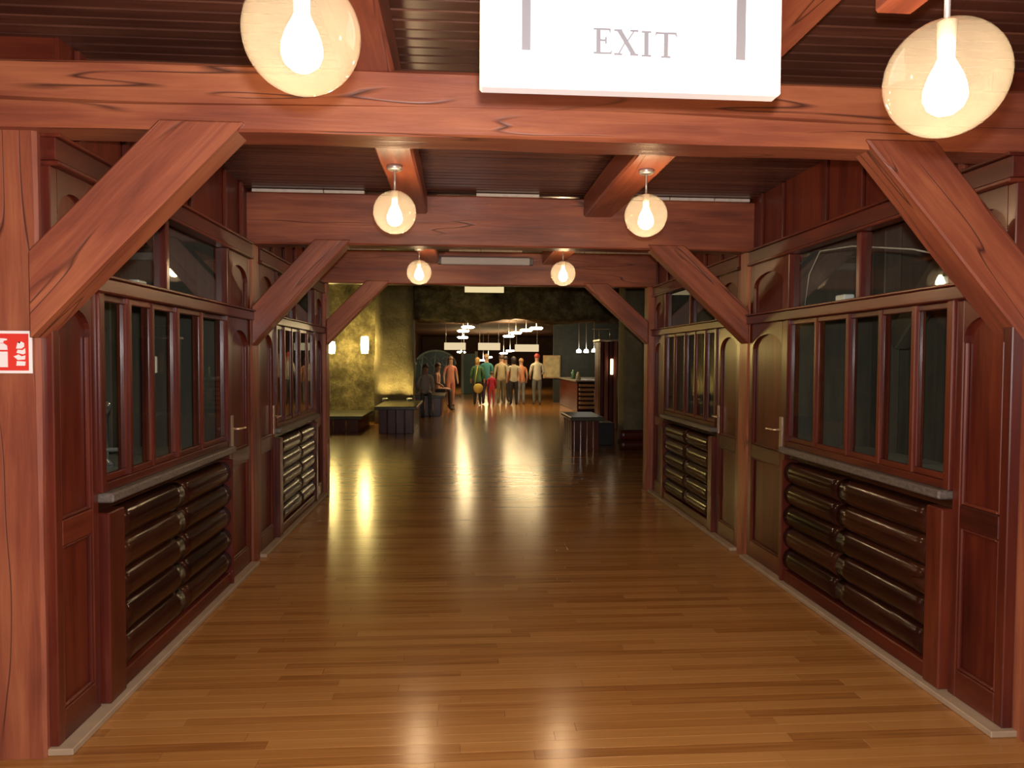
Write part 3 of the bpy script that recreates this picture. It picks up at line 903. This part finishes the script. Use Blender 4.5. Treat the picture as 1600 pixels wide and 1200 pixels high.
# ------------------------------------------------------------------ fire extinguisher sign on the first post
fx1, fz0, fz1 = -1.664, 1.535, 1.700
fx0 = fx1-0.165
fy = YP[0]-0.004
t = thing('fire_sign', ((fx0+fx1)/2, fy, fz0), 'red square fire extinguisher sign with white border, flame and extinguisher', 'sign')
RED = plain('sign_red', (0.72, 0.045, 0.03), 0.4)
SW = plain('sign_white_print', (0.88, 0.85, 0.83), 0.4)
box('plate', fx0, fx1, fy-0.006, fy+0.002, fz0, fz1, SW, t, 0.001)
box('red_field', fx0+0.011, fx1-0.011, fy-0.0075, fy-0.005, fz0+0.011, fz1-0.011, RED, t, 0)
ex = fx0+0.055
def sp(pts, nm, mat=SW): return prism(nm, pts, fy-0.0095, fy-0.007, 'xz', mat, t)
bz = fz0+0.024
sp([(ex-0.022, bz), (ex+0.022, bz), (ex+0.022, bz+0.060), (ex-0.022, bz+0.060)], 'extinguisher_body')
sp([(ex-0.022, bz+0.067), (ex+0.022, bz+0.067), (ex+0.020, bz+0.084), (ex+0.008, bz+0.092), (ex-0.008, bz+0.092), (ex-0.020, bz+0.084)], 'extinguisher_shoulder')
sp([(ex-0.006, bz+0.094), (ex+0.006, bz+0.094), (ex+0.008, bz+0.102), (ex+0.020, bz+0.104), (ex+0.020, bz+0.110), (ex-0.004, bz+0.112)], 'extinguisher_valve')
gx = fx0+0.125
sp([(gx-0.016, bz+0.006), (gx+0.016, bz+0.006), (gx+0.018, bz+0.022), (gx-0.014, bz+0.024)], 'flame_tongue')
sp([(gx-0.026, bz+0.042), (gx-0.010, bz+0.028), (gx+0.016, bz+0.030), (gx+0.018, bz+0.046), (gx+0.004, bz+0.042), (gx-0.008, bz+0.050), (gx-0.014, bz+0.046)], 'flame_tongue')
sp([(gx-0.015, bz+0.056), (gx+0.010, bz+0.050), (gx+0.018, bz+0.054), (gx+0.017, bz+0.074), (gx+0.008, bz+0.066), (gx-0.010, bz+0.068)], 'flame_tongue')
sp([(gx-0.016, bz+0.072), (gx+0.004, bz+0.072), (gx+0.014, bz+0.080), (gx+0.013, bz+0.094), (gx+0.002, bz+0.100), (gx-0.002, bz+0.092), (gx-0.010, bz+0.096)], 'flame_tongue')

# grey box on the last beam
t = thing('grey_box_fixture', (0.29, YP[2]-0.06, 2.70), 'long flat grey box mounted on the last cross beam', 'fixture')
box('housing', -0.24, 0.80, YP[2]-0.10, YP[2]-0.003, 2.70, 2.785, plain('fixture_grey', (0.42, 0.40, 0.42), 0.45), t, 0.008)
box('end_cap', -0.28, -0.24, YP[2]-0.09, YP[2]-0.003, 2.705, 2.78, plain('fixture_dark', (0.1, 0.09, 0.09), 0.5), t, 0.004)
box('end_cap', 0.80, 0.84, YP[2]-0.09, YP[2]-0.003, 2.705, 2.78, MATS['fixture_dark'], t, 0.004)

# ------------------------------------------------------------------ the cave hall beyond
def rock_block(name, x0, x1, y0, y1, z0, z1, amp, step, mat, seed, fixz0=True):
    bm = bmesh.new()
    nx, ny, nz = [max(1, int(round(v/step))) for v in (x1-x0, y1-y0, z1-z0)]
    cx, cy, cz = (x0+x1)/2, (y0+y1)/2, (z0+z1)/2
    vmap = {}
    def V(i, j, k):
        if (i, j, k) not in vmap:
            p = Vector((x0+(x1-x0)*i/nx, y0+(y1-y0)*j/ny, z0+(z1-z0)*k/nz))
            n = noise.noise_vector(p*0.9+Vector((seed, 0, 0)))*amp + noise.noise_vector(p*2.6+Vector((seed, 3, 0)))*amp*0.5
            if k == 0 and fixz0: n.z = 0
            q = p+n
            vmap[(i, j, k)] = bm.verts.new((q.x-cx, q.y-cy, q.z-cz))
        return vmap[(i, j, k)]
    for i in range(nx):
        for k in range(nz):
            bm.faces.new((V(i, 0, k), V(i+1, 0, k), V(i+1, 0, k+1), V(i, 0, k+1)))
            bm.faces.new((V(i, ny, k), V(i+1, ny, k), V(i+1, ny, k+1), V(i, ny, k+1)))
    for j in range(ny):
        for k in range(nz):
            bm.faces.new((V(0, j, k), V(0, j+1, k), V(0, j+1, k+1), V(0, j, k+1)))
            bm.faces.new((V(nx, j, k), V(nx, j+1, k), V(nx, j+1, k+1), V(nx, j, k+1)))
    for i in range(nx):
        for j in range(ny):
            bm.faces.new((V(i, j, 0), V(i+1, j, 0), V(i+1, j+1, 0), V(i, j+1, 0)))
            bm.faces.new((V(i, j, nz), V(i+1, j, nz), V(i+1, j+1, nz), V(i, j+1, nz)))
    return place(name, bm_mesh(bm, name, True), mat, None, (cx, cy, cz))

for args in (('wall_rock_left', -7.0, -2.0, 18.3, 19.3, 0, 4.4, 0.22, 0.22, ROCK, 1),
             ('wall_rock_arch', -2.1, 5.2, 18.5, 19.6, 2.60, 4.4, 0.20, 0.22, ROCK, 2, False),
             ('wall_rock_right', 5.0, 9.0, 18.3, 19.3, 0, 4.4, 0.22, 0.35, ROCK, 3),
             ('wall_hall_left', -7.4, -6.8, 9.0, 18.6, 0, 4.4, 0.15, 0.5, ROCK, 4),
             ('wall_hall_right', 8.8, 9.4, 9.0, 18.6, 0, 4.4, 0.15, 0.5, ROCK, 5),
             ('ceiling_hall', -7.2, 9.2, 9.0, 19.3, 4.3, 4.8, 0.15, 0.5, ROCK, 6, False)):
    o = rock_block(*args); o['kind'] = 'structure'
for (nm, x0, x1) in (('wall_entry_left', -7.0, -1.86), ('wall_entry_right', 2.56, 9.0)):
    o = box(nm, x0, x1, 8.86, 9.0, 0.0, 4.4, ROCKSM, None, 0); o['kind'] = 'structure'
o = box('wall_entry_top', -1.86, 2.56, 8.86, 9.0, 3.0, 4.4, ROCKSM, None, 0); o['kind'] = 'structure'
for (nm, x0, x1, y0, y1, z0, z1, m) in (('ceiling_far', -6, 8, 19.3, 45, 2.95, 3.1, DARKBROWN), ('wall_far', -6, 8, 44.5, 45, 0, 3.0, DARKBROWN),
                                        ('wall_far_left', -2.6, -2.4, 19.3, 44.5, 0, 2.95, DARKBROWN), ('wall_far_right', 7.4, 7.6, 19.3, 44.5, 0, 2.95, DARKBROWN)):
    o = box(nm, x0, x1, y0, y1, z0, z1, m, None, 0); o['kind'] = 'structure'
o = rock_block('rock_pillar', -2.12, -1.20, 17.75, 18.45, 0, 4.35, 0.05, 0.18, ROCKSM, 8)
tag(o, 'smooth yellowish rock pillar lit from below beside the benches', 'pillar')
o = rock_block('plain_pillar', 2.98, 3.42, 12.9, 13.5, 0.0, 4.35, 0.03, 0.2, ROCKSM, 9)
tag(o, 'plain beige pillar rising above the red log step', 'pillar')

YEL = (1.0, 0.74, 0.24)
def sconce(x, y, z, w, h, label, strength):
    t = thing('wall_sconce', (x, y, z), label, 'lamp', 'lit wall sconces on the rock')
    box('back_plate', x-w*0.35, x+w*0.35, y, y+0.16, z-h*0.3, z+h*0.3, STEEL, t, 0.003)
    place('shade', lathe_mesh([(0, -h/2), (w*0.4, -h/2+0.01), (w*0.5, 0), (w*0.4, h/2-0.01), (0, h/2)], 14), emis('sconce_glow_%d' % strength, YEL, strength), t, (x, y-w*0.4, z))
sconce(-2.36, 17.86, 1.93, 0.20, 0.42, 'bright yellow wall sconce on the rock beside the pillar', 90)
sconce(-3.16, 17.86, 1.86, 0.18, 0.30, 'yellow wall sconce half hidden behind the last post', 90)
def uplight(x, y, z, label):
    t = thing('uplight', (x, y, z), label, 'lamp', 'small uplights on the benches')
    place('lamp_cup', lathe_mesh([(0, 0), (0.06, 0), (0.075, 0.06), (0.06, 0.062), (0.055, 0.03), (0, 0.03)], 14), STEEL, t, (x, y, z))
    place('lamp_disc', lathe_mesh([(0, 0.034), (0.052, 0.034), (0.052, 0.040), (0, 0.040)], 14), emis('uplight_glow', YEL, 700), t, (x, y, z))
uplight(-1.83, 17.45, 0.58, 'small uplight on the bench at the foot of the rock pillar')
uplight(-1.25, 17.45, 0.58, 'small uplight on the bench end beyond the rock pillar')

# cream light panel just under the last beam
t = thing('light_panel', (0.43, 13.6, 2.88), 'narrow cream light panel hanging just below the last beam', 'sign')
box('panel_face', 0.06, 0.80, 13.6, 13.66, 2.86, 2.985, emis('cream_panel', (1.0, 0.80, 0.42), 0.85), t, 0.004)
for x in (0.12, 0.74):
    place('hanger', tube_mesh([(0, 0, 2.98), (0, 0, 4.4)], 0.006, 6), STEEL, t, (x, 13.63, 0))

REDW = wood('panel', 'z')
GREEN = plain('bench_top_stone', (0.085, 0.085, 0.06), 0.3, var=0.3)
def bench(x0, x1, y0, y1, h, label, nfront=5, nside=4, side='right'):
    t = thing('cave_bench', ((x0+x1)/2, (y0+y1)/2, 0), label, 'bench', 'benches of dark red boards with stone tops')
    box('bench_top', x0-0.08, x1+0.08, y0-0.08, y1+0.08, h-0.07, h, GREEN, t, 0.012)
    w = (x1-x0)/nfront
    for i in range(nfront):
        box('front_board', x0+w*i+0.008, x0+w*(i+1)-0.008, y0, y0+0.04, 0, h-0.07, wood('frame', 'z'), t, 0.006)
    w = (y1-y0-0.05)/nside
    sx = x1 if side == 'right' else x0
    for i in range(nside):
        box('side_board', sx-0.04, sx, y0+0.05+w*i+0.008, y0+0.05+w*(i+1)-0.008, 0, h-0.07, wood('panel', 'z'), t, 0.006)
    ox = x0 if side == 'right' else x1-0.04
    box('back_board', ox, ox+0.04, y0+0.05, y1, 0, h-0.07, wood('panel', 'z'), t, 0.004)
bench(-1.76, -1.02, 15.4, 17.62, 0.58, 'dark red boarded bench in front of the lit rock pillar', 4, 5)
bench(-1.25, -0.55, 20.0, 22.6, 0.58, 'low dark bench where two people sit', 3, 5)
bench(-3.3, -2.2, 15.6, 17.4, 0.36, 'low dark bench below the rock wall with sconces', 4, 4)
bench(1.98, 2.42, 12.4, 13.5, 0.60, 'dark red boarded bench next to the slatted cabinet', 4, 4, 'left')
o = box('dark_crate', 2.55, 2.86, 13.2, 13.75, 0, 0.42, plain('crate_black', (0.02, 0.018, 0.02), 0.4), None, 0.012)
tag(o, 'low black crate between the red bench and the log step', 'crate')
for k in range(2):
    o = place('log_step', log_mesh(0.62, 0.09, 3+k), wood('frame', 'y'), None, (3.12, 12.5, 0.09+k*0.18), Matrix.Rotation(math.pi/2, 3, 'Z'))
    tag(o, ['lower red log lying at the foot of the plain pillar', 'upper red log stacked at the foot of the plain pillar'][k], 'log')

# slatted cabinet
t = thing('slatted_cabinet', (3.52, 16.5, 0), 'tall cabinet of dark red vertical slats with brass rail on top', 'cabinet')
n = 7
for i in range(n):
    a = 3.18 + 0.70*i/n
    bow = 0.12*math.sin(math.pi*(i+0.5)/n)
    box('slat', a+0.006, a+0.70/n-0.006, 16.35-bow, 16.45-bow, 0.0, 2.02, wood('timber' if i % 2 else 'frame', 'z'), t, 0.012)
box('body', 3.18, 3.88, 16.45, 16.95, 0, 2.02, wood('panel', 'z'), t, 0.01)
box('cap', 3.14, 3.92, 16.18, 16.99, 2.02, 2.07, BRASS, t, 0.008)
for x in (3.16, 3.53, 3.90):
    place('rail_post', tube_mesh([(0, 0, 2.06), (0, 0, 2.30)], 0.012, 6), BRASS, t, (x-0.12, 16.3, 0) if x > 3.2 else (x, 16.3, 0))
place('top_rail', tube_mesh([(3.0, 16.3, 2.30), (3.80, 16.3, 2.30)], 0.014, 6), BRASS, t)
box('lamp_tube', 3.40, 3.46, 16.16, 16.22, 1.26, 1.62, emis('tube_glow', (1, .8, .5), 2.2), t, 0.01)

# bar counter and shop behind it
t = thing('bar_counter', (4.1, 22.0, 0), 'dark bar counter with a pale top beyond the slatted cabinet', 'counter')
box('bar_body', 3.52, 4.32, 21.6, 25.5, 0, 0.92, wood('panel', 'y'), t, 0.01)
box('bar_top', 3.46, 4.9, 21.5, 25.6, 0.92, 0.97, plain('bar_top', (0.30, 0.27, 0.24), 0.3), t, 0.01)
for i in range(6):
    box('pale_slat', 3.56, 4.30, 21.50, 21.58, 0.10+i*0.135, 0.19+i*0.135, wood('pale', 'x'), t, 0.02)
box('slat_backing', 3.55, 4.31, 21.58, 21.60, 0, 0.92, wood('log', 'x'), t, 0.004)
o = box('paper_sheet', 4.02, 4.18, 21.49, 21.498, 0.30, 0.70, WHITE, None, 0); tag(o, 'white paper sheet fixed to the pale slats of the bar', 'paper')
o = box('wall_bar', 3.4, 7.4, 26.4, 26.5, 0, 2.95, plain('bar_wall', (0.05, 0.06, 0.05), 0.6, var=0.5, bscale=5), None, 0); o['kind'] = 'structure'
t = thing('lit_picture', (3.35, 26.3, 0.95), 'glowing cream picture panel behind the bar', 'picture')
box('picture_frame', 3.02, 3.66, 26.33, 26.40, 0.90, 1.75, wood('pale', 'z'), t, 0.01)
box('picture_face', 3.06, 3.62, 26.31, 26.33, 0.94, 1.71, plain('picture_cream', (0.40, 0.30, 0.12), 0.5, emit=(1, .75, .3), strength=0.10, var=0.9, bscale=5), t, 0.004)
for k, x in enumerate((4.12, 4.38, 4.66)):
    t = thing('spot_lamp', (x, 25.0, 1.95), 'small white spot lamp over the bar', 'lamp', 'three spot lamps over the bar')
    place('spot_stem', tube_mesh([(0, 0, 0), (0, 0, 1.02)], 0.01, 6), STEEL, t, (x, 25.0, 1.95))
    place('spot_head', lathe_mesh([(0, -0.09), (0.09, -0.08), (0.08, 0.0), (0.03, 0.04), (0, 0.04)], 12), emis('spot_glow', (1, .9, .75), 12.0), t, (x, 25.0, 1.93+0.02*(k == 2)))
for k in range(9):
    x = 3.9+0.32*k
    bt = thing('bar_bottle', (x, 25.8, 0.97 if x < 4.9 else 0.0), '', '', None) if False else None
# display items standing on the bar
for k, (x, yy, h, col) in enumerate(((3.65, 22.2, .24, (.5, .45, .35)), (3.62, 23.0, .3, (.1, .25, .15)), (4.3, 22.0, .28, (.08, .2, .12)), (4.5, 22.6, .34, (.12, .3, .2)), (4.7, 22.1, .26, (.3, .2, .1)))):
    o = place('jar', lathe_mesh([(0, 0), (0.07, 0), (0.07, h*.7), (0.04, h*.85), (0.045, h), (0, h)], 12), plain('jar_%d' % k, col, 0.2), None, (x, yy, 0.97))
    tag(o, ['tan jar at the aisle edge of the bar top', 'dark green jar farther along the bar top', 'short green jar over the pale slats', 'tall green jar on the bar top', 'brown jar at the inner end of the bar top'][k], 'jar', 'jars on the bar')

# hanging sign boxes
for k, (x0, x1) in enumerate(((-0.64, 0.16), (0.63, 1.46), (2.02, 2.92))):
    z = 1.94+(-0.05 if k == 2 else 0)
    t = thing('hanging_sign', ((x0+x1)/2, 27.0, z), ['lit cream hanging sign box, the one over the teal arch side', 'lit cream hanging sign box, middle of the three', 'lit cream hanging sign box, the one toward the bar'][k], 'sign', 'lit signs over the crowd')
    box('sign_box', x0, x1, 27.0, 27.12, z, z+0.27, emis('sign_cream', (1.0, 0.78, 0.46), 0.80), t, 0.01)
    for x in (x0+0.06, x1-0.06):
        place('hanger', tube_mesh([(0, 0, z+0.26), (0, 0, 2.96)], 0.008, 6), STEEL, t, (x, 27.06, 0))
# ceiling light panels of the far hall
lp = [(0.201, 22.6, 2.603), (0.065, 24.2, 2.544), (0.049, 27.0, 2.413), (0.003, 34.0, 1.929), (2.32, 22.2, 2.573), (2.109, 23.4, 2.55), (1.865, 24.6, 2.508), (1.729, 26.2, 2.448), (2.308, 34.0, 2.003), (2.122, 36.0, 1.896), (1.155, 38.0, 1.534), (1.35, 36.0, 1.699)]
for k, (x, y, z) in enumerate(lp):
    t = thing('ceiling_light', (x, y, z), ('white lamp high above the sign box on the teal arch side' if k < 3 else 'white lamp low below the sign box on the teal arch side' if k == 3 else 'white lamp in the slanting row above the bar side sign box' if k < 8 else 'low white lamp between the middle and bar side sign boxes' if k < 10 else 'low white lamp behind the heads of the group'), 'lamp', 'lamp panels of the far hall')
    place('lamp_bowl', lathe_mesh([(0, -0.05), (0.16, -0.045), (0.21, 0.0), (0.16, 0.03), (0, 0.035)], 14), emis('far_lamp', (1.0, 0.75, 0.38), 55.0), t, (x, y, z))
    place('lamp_rod', tube_mesh([(0, 0, 0.03), (0, 0, 2.96-z)], 0.01, 6), STEEL, t, (x, y, z))

# teal arched shop glass and green door at the back
t = thing('teal_arch_display', (-1.05, 31.0, 0), 'teal arched display with pale tracery behind the seated people', 'display')
TEAL = plain('teal_board', (0.035, 0.075, 0.075), 0.35, var=0.9, bscale=3)
PALE = plain('teal_tracery', (0.30, 0.42, 0.38), 0.5)
arc = [(-1.95, 0.0), (-0.25, 0.0)] + [(-1.10+0.85*math.cos(a), 1.35+0.60*math.sin(a)) for a in [math.pi*i/14 for i in range(15)]]
prism('arch_board', arc, 31.0, 31.08, 'xz', TEAL, t)
place('arch_tracery', tube_mesh([(-1.10+0.85*math.cos(a), 30.98, 1.35+0.60*math.sin(a)) for a in [math.pi*i/16 for i in range(17)]], 0.05, 6), PALE, t)
for x, zt in ((-1.65, 1.80), (-1.10, 1.93), (-0.60, 1.82)):
    place('arch_tracery', tube_mesh([(x-0.1, 30.98, 0.9), (x, 30.98, zt)], 0.03, 6), PALE, t)
for q in range(3):
    cx_ = -1.62+0.48*q
    place('arch_tracery', tube_mesh([(cx_+0.18*math.cos(a), 30.97, 1.48+0.2*math.sin(a)) for a in [2*math.pi*i/12 for i in range(13)]], 0.022, 6), PALE, t)
t = struct_root('door_9', (0.35, 33.0, 0))
box('leaf', 0.05, 0.75, 33.0, 33.06, 0, 1.85, plain('green_door', (0.03, 0.10, 0.06), 0.4), t, 0.01)
for x in (0.05, 0.69):
    box('door_frame', x-0.06, x+0.06, 32.97, 33.08, 0, 1.95, plain('pale_green', (0.35, 0.45, 0.36), 0.5), t, 0.01)

# ------------------------------------------------------------------ people
SKIN = plain('skin', (0.52, 0.30, 0.20), 0.6)
def cloth(col):
    return plain('cloth_%02d%02d%02d' % tuple(int(min(.99, c)*100) for c in col), col, 0.8, var=0.15, bscale=12)

def person(x, y, h, face, top, pants, hair, label, sit=None, dress=False, longhair=False, armpose=0, shoes=(0.08, 0.05, 0.05), sleeves=True, step=0.0):
    """one continuous skinned body; face = heading angle (0 looks along +Y, away from the camera)"""
    s = h/1.70
    J = {}
    def j(n, p, r, kind): J[n] = (Vector(p), r, kind)
    hz = 0.92
    if sit: hz = sit/s + 0.11
    j('pelvis', (0, 0, hz), (0.155, 0.115), 'p')
    j('belly', (0, 0.0, hz+0.14), (0.145, 0.105), 't')
    j('chest', (0, 0.01, hz+0.34), (0.165, 0.115), 't')
    j('collar', (0, 0, hz+0.48), (0.10, 0.075), 't')
    j('neck', (0, 0.01, hz+0.56), (0.055, 0.055), 's')
    j('jaw', (0, 0.025, hz+0.63), (0.068, 0.075), 's')
    j('head', (0, 0.02, hz+0.71), (0.080, 0.098), 's')
    j('crown', (0, 0.01, hz+0.765), (0.055, 0.070), 's')
    E = [('pelvis', 'belly'), ('belly', 'chest'), ('chest', 'collar'), ('collar', 'neck'), ('neck', 'jaw'), ('jaw', 'head'), ('head', 'crown')]
    for sd, q in (('l', -1), ('r', 1)):
        j('sh'+sd, (q*0.175, 0, hz+0.45), (0.060, 0.060), 't')
        bend = armpose if sd == 'r' else armpose*0.4
        j('el'+sd, (q*(0.235), -0.02+0.04*bend, hz+0.19), (0.043, 0.043), 'e')
        j('wr'+sd, (q*(0.245-0.07*bend), 0.06+0.16*bend, hz-0.03+0.18*bend), (0.030, 0.030), 's')
        j('ha'+sd, (q*(0.24-0.10*bend), 0.09+0.19*bend, hz-0.12+0.20*bend), (0.034, 0.022), 's')
        j('hip'+sd, (q*0.085, 0, hz-0.05), (0.092, 0.095), 'p')
        if sit:
            j('kn'+sd, (q*0.11, 0.42, hz-0.03), (0.062, 0.062), 'p')
            j('an'+sd, (q*0.11, 0.44, 0.09), (0.042, 0.045), 'p')
            j('to'+sd, (q*0.12, 0.58, 0.035), (0.040, 0.030), 'f')
        else:
            k = q*step
            j('kn'+sd, (q*0.095, 0.03+k*0.5, 0.50), (0.062, 0.065), 'p')
            j('an'+sd, (q*0.10, -0.01+k, 0.09), (0.042, 0.045), 'p')
            j('to'+sd, (q*0.12, 0.13+k, 0.035), (0.042, 0.030), 'f')
        E += [('collar', 'sh'+sd), ('sh'+sd, 'el'+sd), ('el'+sd, 'wr'+sd), ('wr'+sd, 'ha'+sd), ('pelvis', 'hip'+sd), ('hip'+sd, 'kn'+sd), ('kn'+sd, 'an'+sd), ('an'+sd, 'to'+sd)]
    idx = {n: i for i, n in enumerate(J)}
    me = bpy.data.meshes.new('skeleton')
    me.from_pydata([v[0]*s for v in J.values()], [(idx[a], idx[b]) for a, b in E], [])
    tmp = bpy.data.objects.new('skeleton', me)
    C.objects.link(tmp)
    md = tmp.modifiers.new('Skin', 'SKIN'); md.use_smooth_shade = True; md.branch_smoothing = 0.4
    for n, i in idx.items():
        sv = me.skin_vertices[0].data[i]
        sv.radius = (J[n][1][0]*s*1.12, J[n][1][1]*s*1.12)
        sv.use_root = (n == 'pelvis')
    tmp.modifiers.new('Sub', 'SUBSURF').levels = 1
    dg = bpy.context.evaluated_depsgraph_get()
    body = bpy.data.meshes.new_from_object(tmp.evaluated_get(dg))
    bpy.data.objects.remove(tmp)
    bpy.data.meshes.remove(me)
    body.materials.clear()
    for m in (SKIN, cloth(top), cloth(pants), plain('shoe_%d' % int(shoes[0]*100), shoes, 0.5)):
        body.materials.append(m)
    segs = [(J[a][0]*s, J[b][0]*s, J[a][2], J[b][2]) for a, b in E]
    for f in body.polygons:
        c = f.center
        best = None
        for a, b, ka, kb in segs:
            d = b-a
            t_ = max(0, min(1, (c-a).dot(d)/d.length_squared))
            ds = (c-(a+d*t_)).length
            if best is None or ds < best[0]:
                best = (ds, ka if t_ < 0.5 else kb)
        k = best[1]
        mi = {'s': 0, 't': 1, 'p': 2, 'f': 3, 'e': 1 if sleeves else 0}[k]
        if mi == 2 and c.z > (hz-0.04)*s: mi = 1
        if dress and mi == 2 and c.z > 0.42*s: mi = 1
        f.material_index = mi
        f.use_smooth = True
    root = thing('person', (x, y, 0), label, 'person')
    rot = Matrix.Rotation(-face, 3, 'Z')
    place('body', body, None, root, (x, y, 0), rot)
    # hair: a cap around the skull, longer at the back if asked
    bm = bmesh.new()
    bmesh.ops.create_uvsphere(bm, u_segments=14, v_segments=9, radius=1.0)
    for v in bm.verts:
        q = v.co
        z = q.z
        low = -0.95 if longhair else -0.35
        yy = q.y
        if z < 0 and yy > 0.1: z = max(z, 0.15)
        z = max(z, low) * (1.9 if (longhair and z < 0) else 1.0)
        v.co = Vector((q.x*0.098, (yy-0.12)*0.112+0.012, z*0.115))*s
    hm = bm_mesh(bm, 'hair', True)
    place('hair', hm, plain('hair_%02d%02d' % (int(hair[0]*100), int(hair[1]*100)), hair, 0.6), root, Vector((x, y, 0)) + rot @ Vector((0, 0.02*s, (hz+0.735)*s)), rot)
    # nose and eyes
    nb = bmesh.new(); bmesh.ops.create_cone(nb, segments=5, radius1=0.016*s, radius2=0.004*s, depth=0.04*s, cap_ends=True)
    place('nose', bm_mesh(nb, 'nose'), SKIN, root, Vector((x, y, 0)) + rot @ Vector((0, 0.122*s, (hz+0.69)*s)), rot @ Matrix.Rotation(-0.5, 3, 'X'))
    return root, s, rot, hz

P = person
root, s, rot, hz = P(-0.36, 23.9, 1.62, math.pi*0.9, (0.62, 0.24, 0.16), (0.50, 0.24, 0.18), (0.20, 0.10, 0.05), 'person in a coral dress standing apart beside the far bench', dress=True, longhair=True, sleeves=False, step=0.05)
P(-0.74, 22.2, 1.60, math.pi*0.55, (0.60, 0.33, 0.24), (0.10, 0.10, 0.10), (0.12, 0.06, 0.04), 'person in a salmon shirt sitting on the far bench', sit=0.58, armpose=0.8)
P(-1.00, 20.22, 1.55, math.pi*0.97, (0.55, 0.50, 0.46), (0.12, 0.12, 0.11), (0.09, 0.06, 0.05), 'person in a pale shirt sitting at the near end of the far bench', sit=0.58, armpose=0.7)
P(0.56, 24.8, 1.60, 0.1, (0.05, 0.13, 0.05), (0.03, 0.03, 0.035), (0.45, 0.26, 0.08), 'person with light hair, green top and yellow shoulder bag', longhair=True, shoes=(0.45, 0.08, 0.06))
P(0.88, 25.2, 1.72, 0.0, (0.045, 0.22, 0.23), (0.05, 0.04, 0.06), (0.50, 0.32, 0.22), 'person in a teal shirt and dark trousers with back turned', armpose=0.3, shoes=(0.45, 0.08, 0.06))
P(1.03, 24.3, 1.14, -0.2, (0.42, 0.02, 0.05), (0.40, 0.05, 0.07), (0.06, 0.03, 0.02), 'child in bright red clothes among the standing group', armpose=0.6)
P(1.40, 25.1, 1.70, 0.1, (0.40, 0.33, 0.20), (0.20, 0.18, 0.11), (0.10, 0.06, 0.04), 'person in a beige shirt and khaki trousers with back turned', sleeves=True)
P(1.80, 24.6, 1.63, -0.1, (0.46, 0.42, 0.32), (0.025, 0.025, 0.03), (0.025, 0.02, 0.02), 'person with long black hair, white top and black trousers', longhair=True, sleeves=False)
P(2.12, 25.3, 1.58, -0.3, (0.62, 0.26, 0.13), (0.25, 0.27, 0.29), (0.35, 0.18, 0.08), 'person in an orange top and pale jeans in the group', sleeves=False)
P(2.63, 24.8, 1.74, -0.1, (0.58, 0.56, 0.46), (0.15, 0.17, 0.17), (0.40, 0.05, 0.05), 'person in a white shirt with a red cap, standing nearest the bar', armpose=0.9)
P(1.62, 26.4, 1.66, 0.2, (0.05, 0.05, 0.06), (0.05, 0.05, 0.06), (0.03, 0.02, 0.02), 'person in black half hidden behind the beige shirt')
# (heights and headings above follow the photographed group)
# yellow bag hanging at the hip
t = thing('shoulder_bag', (0.58, 24.62, 0.66), 'yellow shoulder bag carried by the person in green', 'bag')
bm = bmesh.new(); bmesh.ops.create_uvsphere(bm, u_segments=14, v_segments=10, radius=1.0)
for v in bm.verts: v.co = Vector((v.co.x*0.17, v.co.y*0.06, v.co.z*(0.20 if v.co.z < 0 else 0.14)))
place('bag_body', bm_mesh(bm, 'bag', True), cloth((0.55, 0.42, 0.10)), t, (0.58, 24.60, 0.62))
place('bag_strap', tube_mesh([(0.46, 24.62, 0.70), (0.50, 24.64, 1.0), (0.56, 24.68, 1.36)], 0.014, 6), cloth((0.55, 0.42, 0.10)), t)
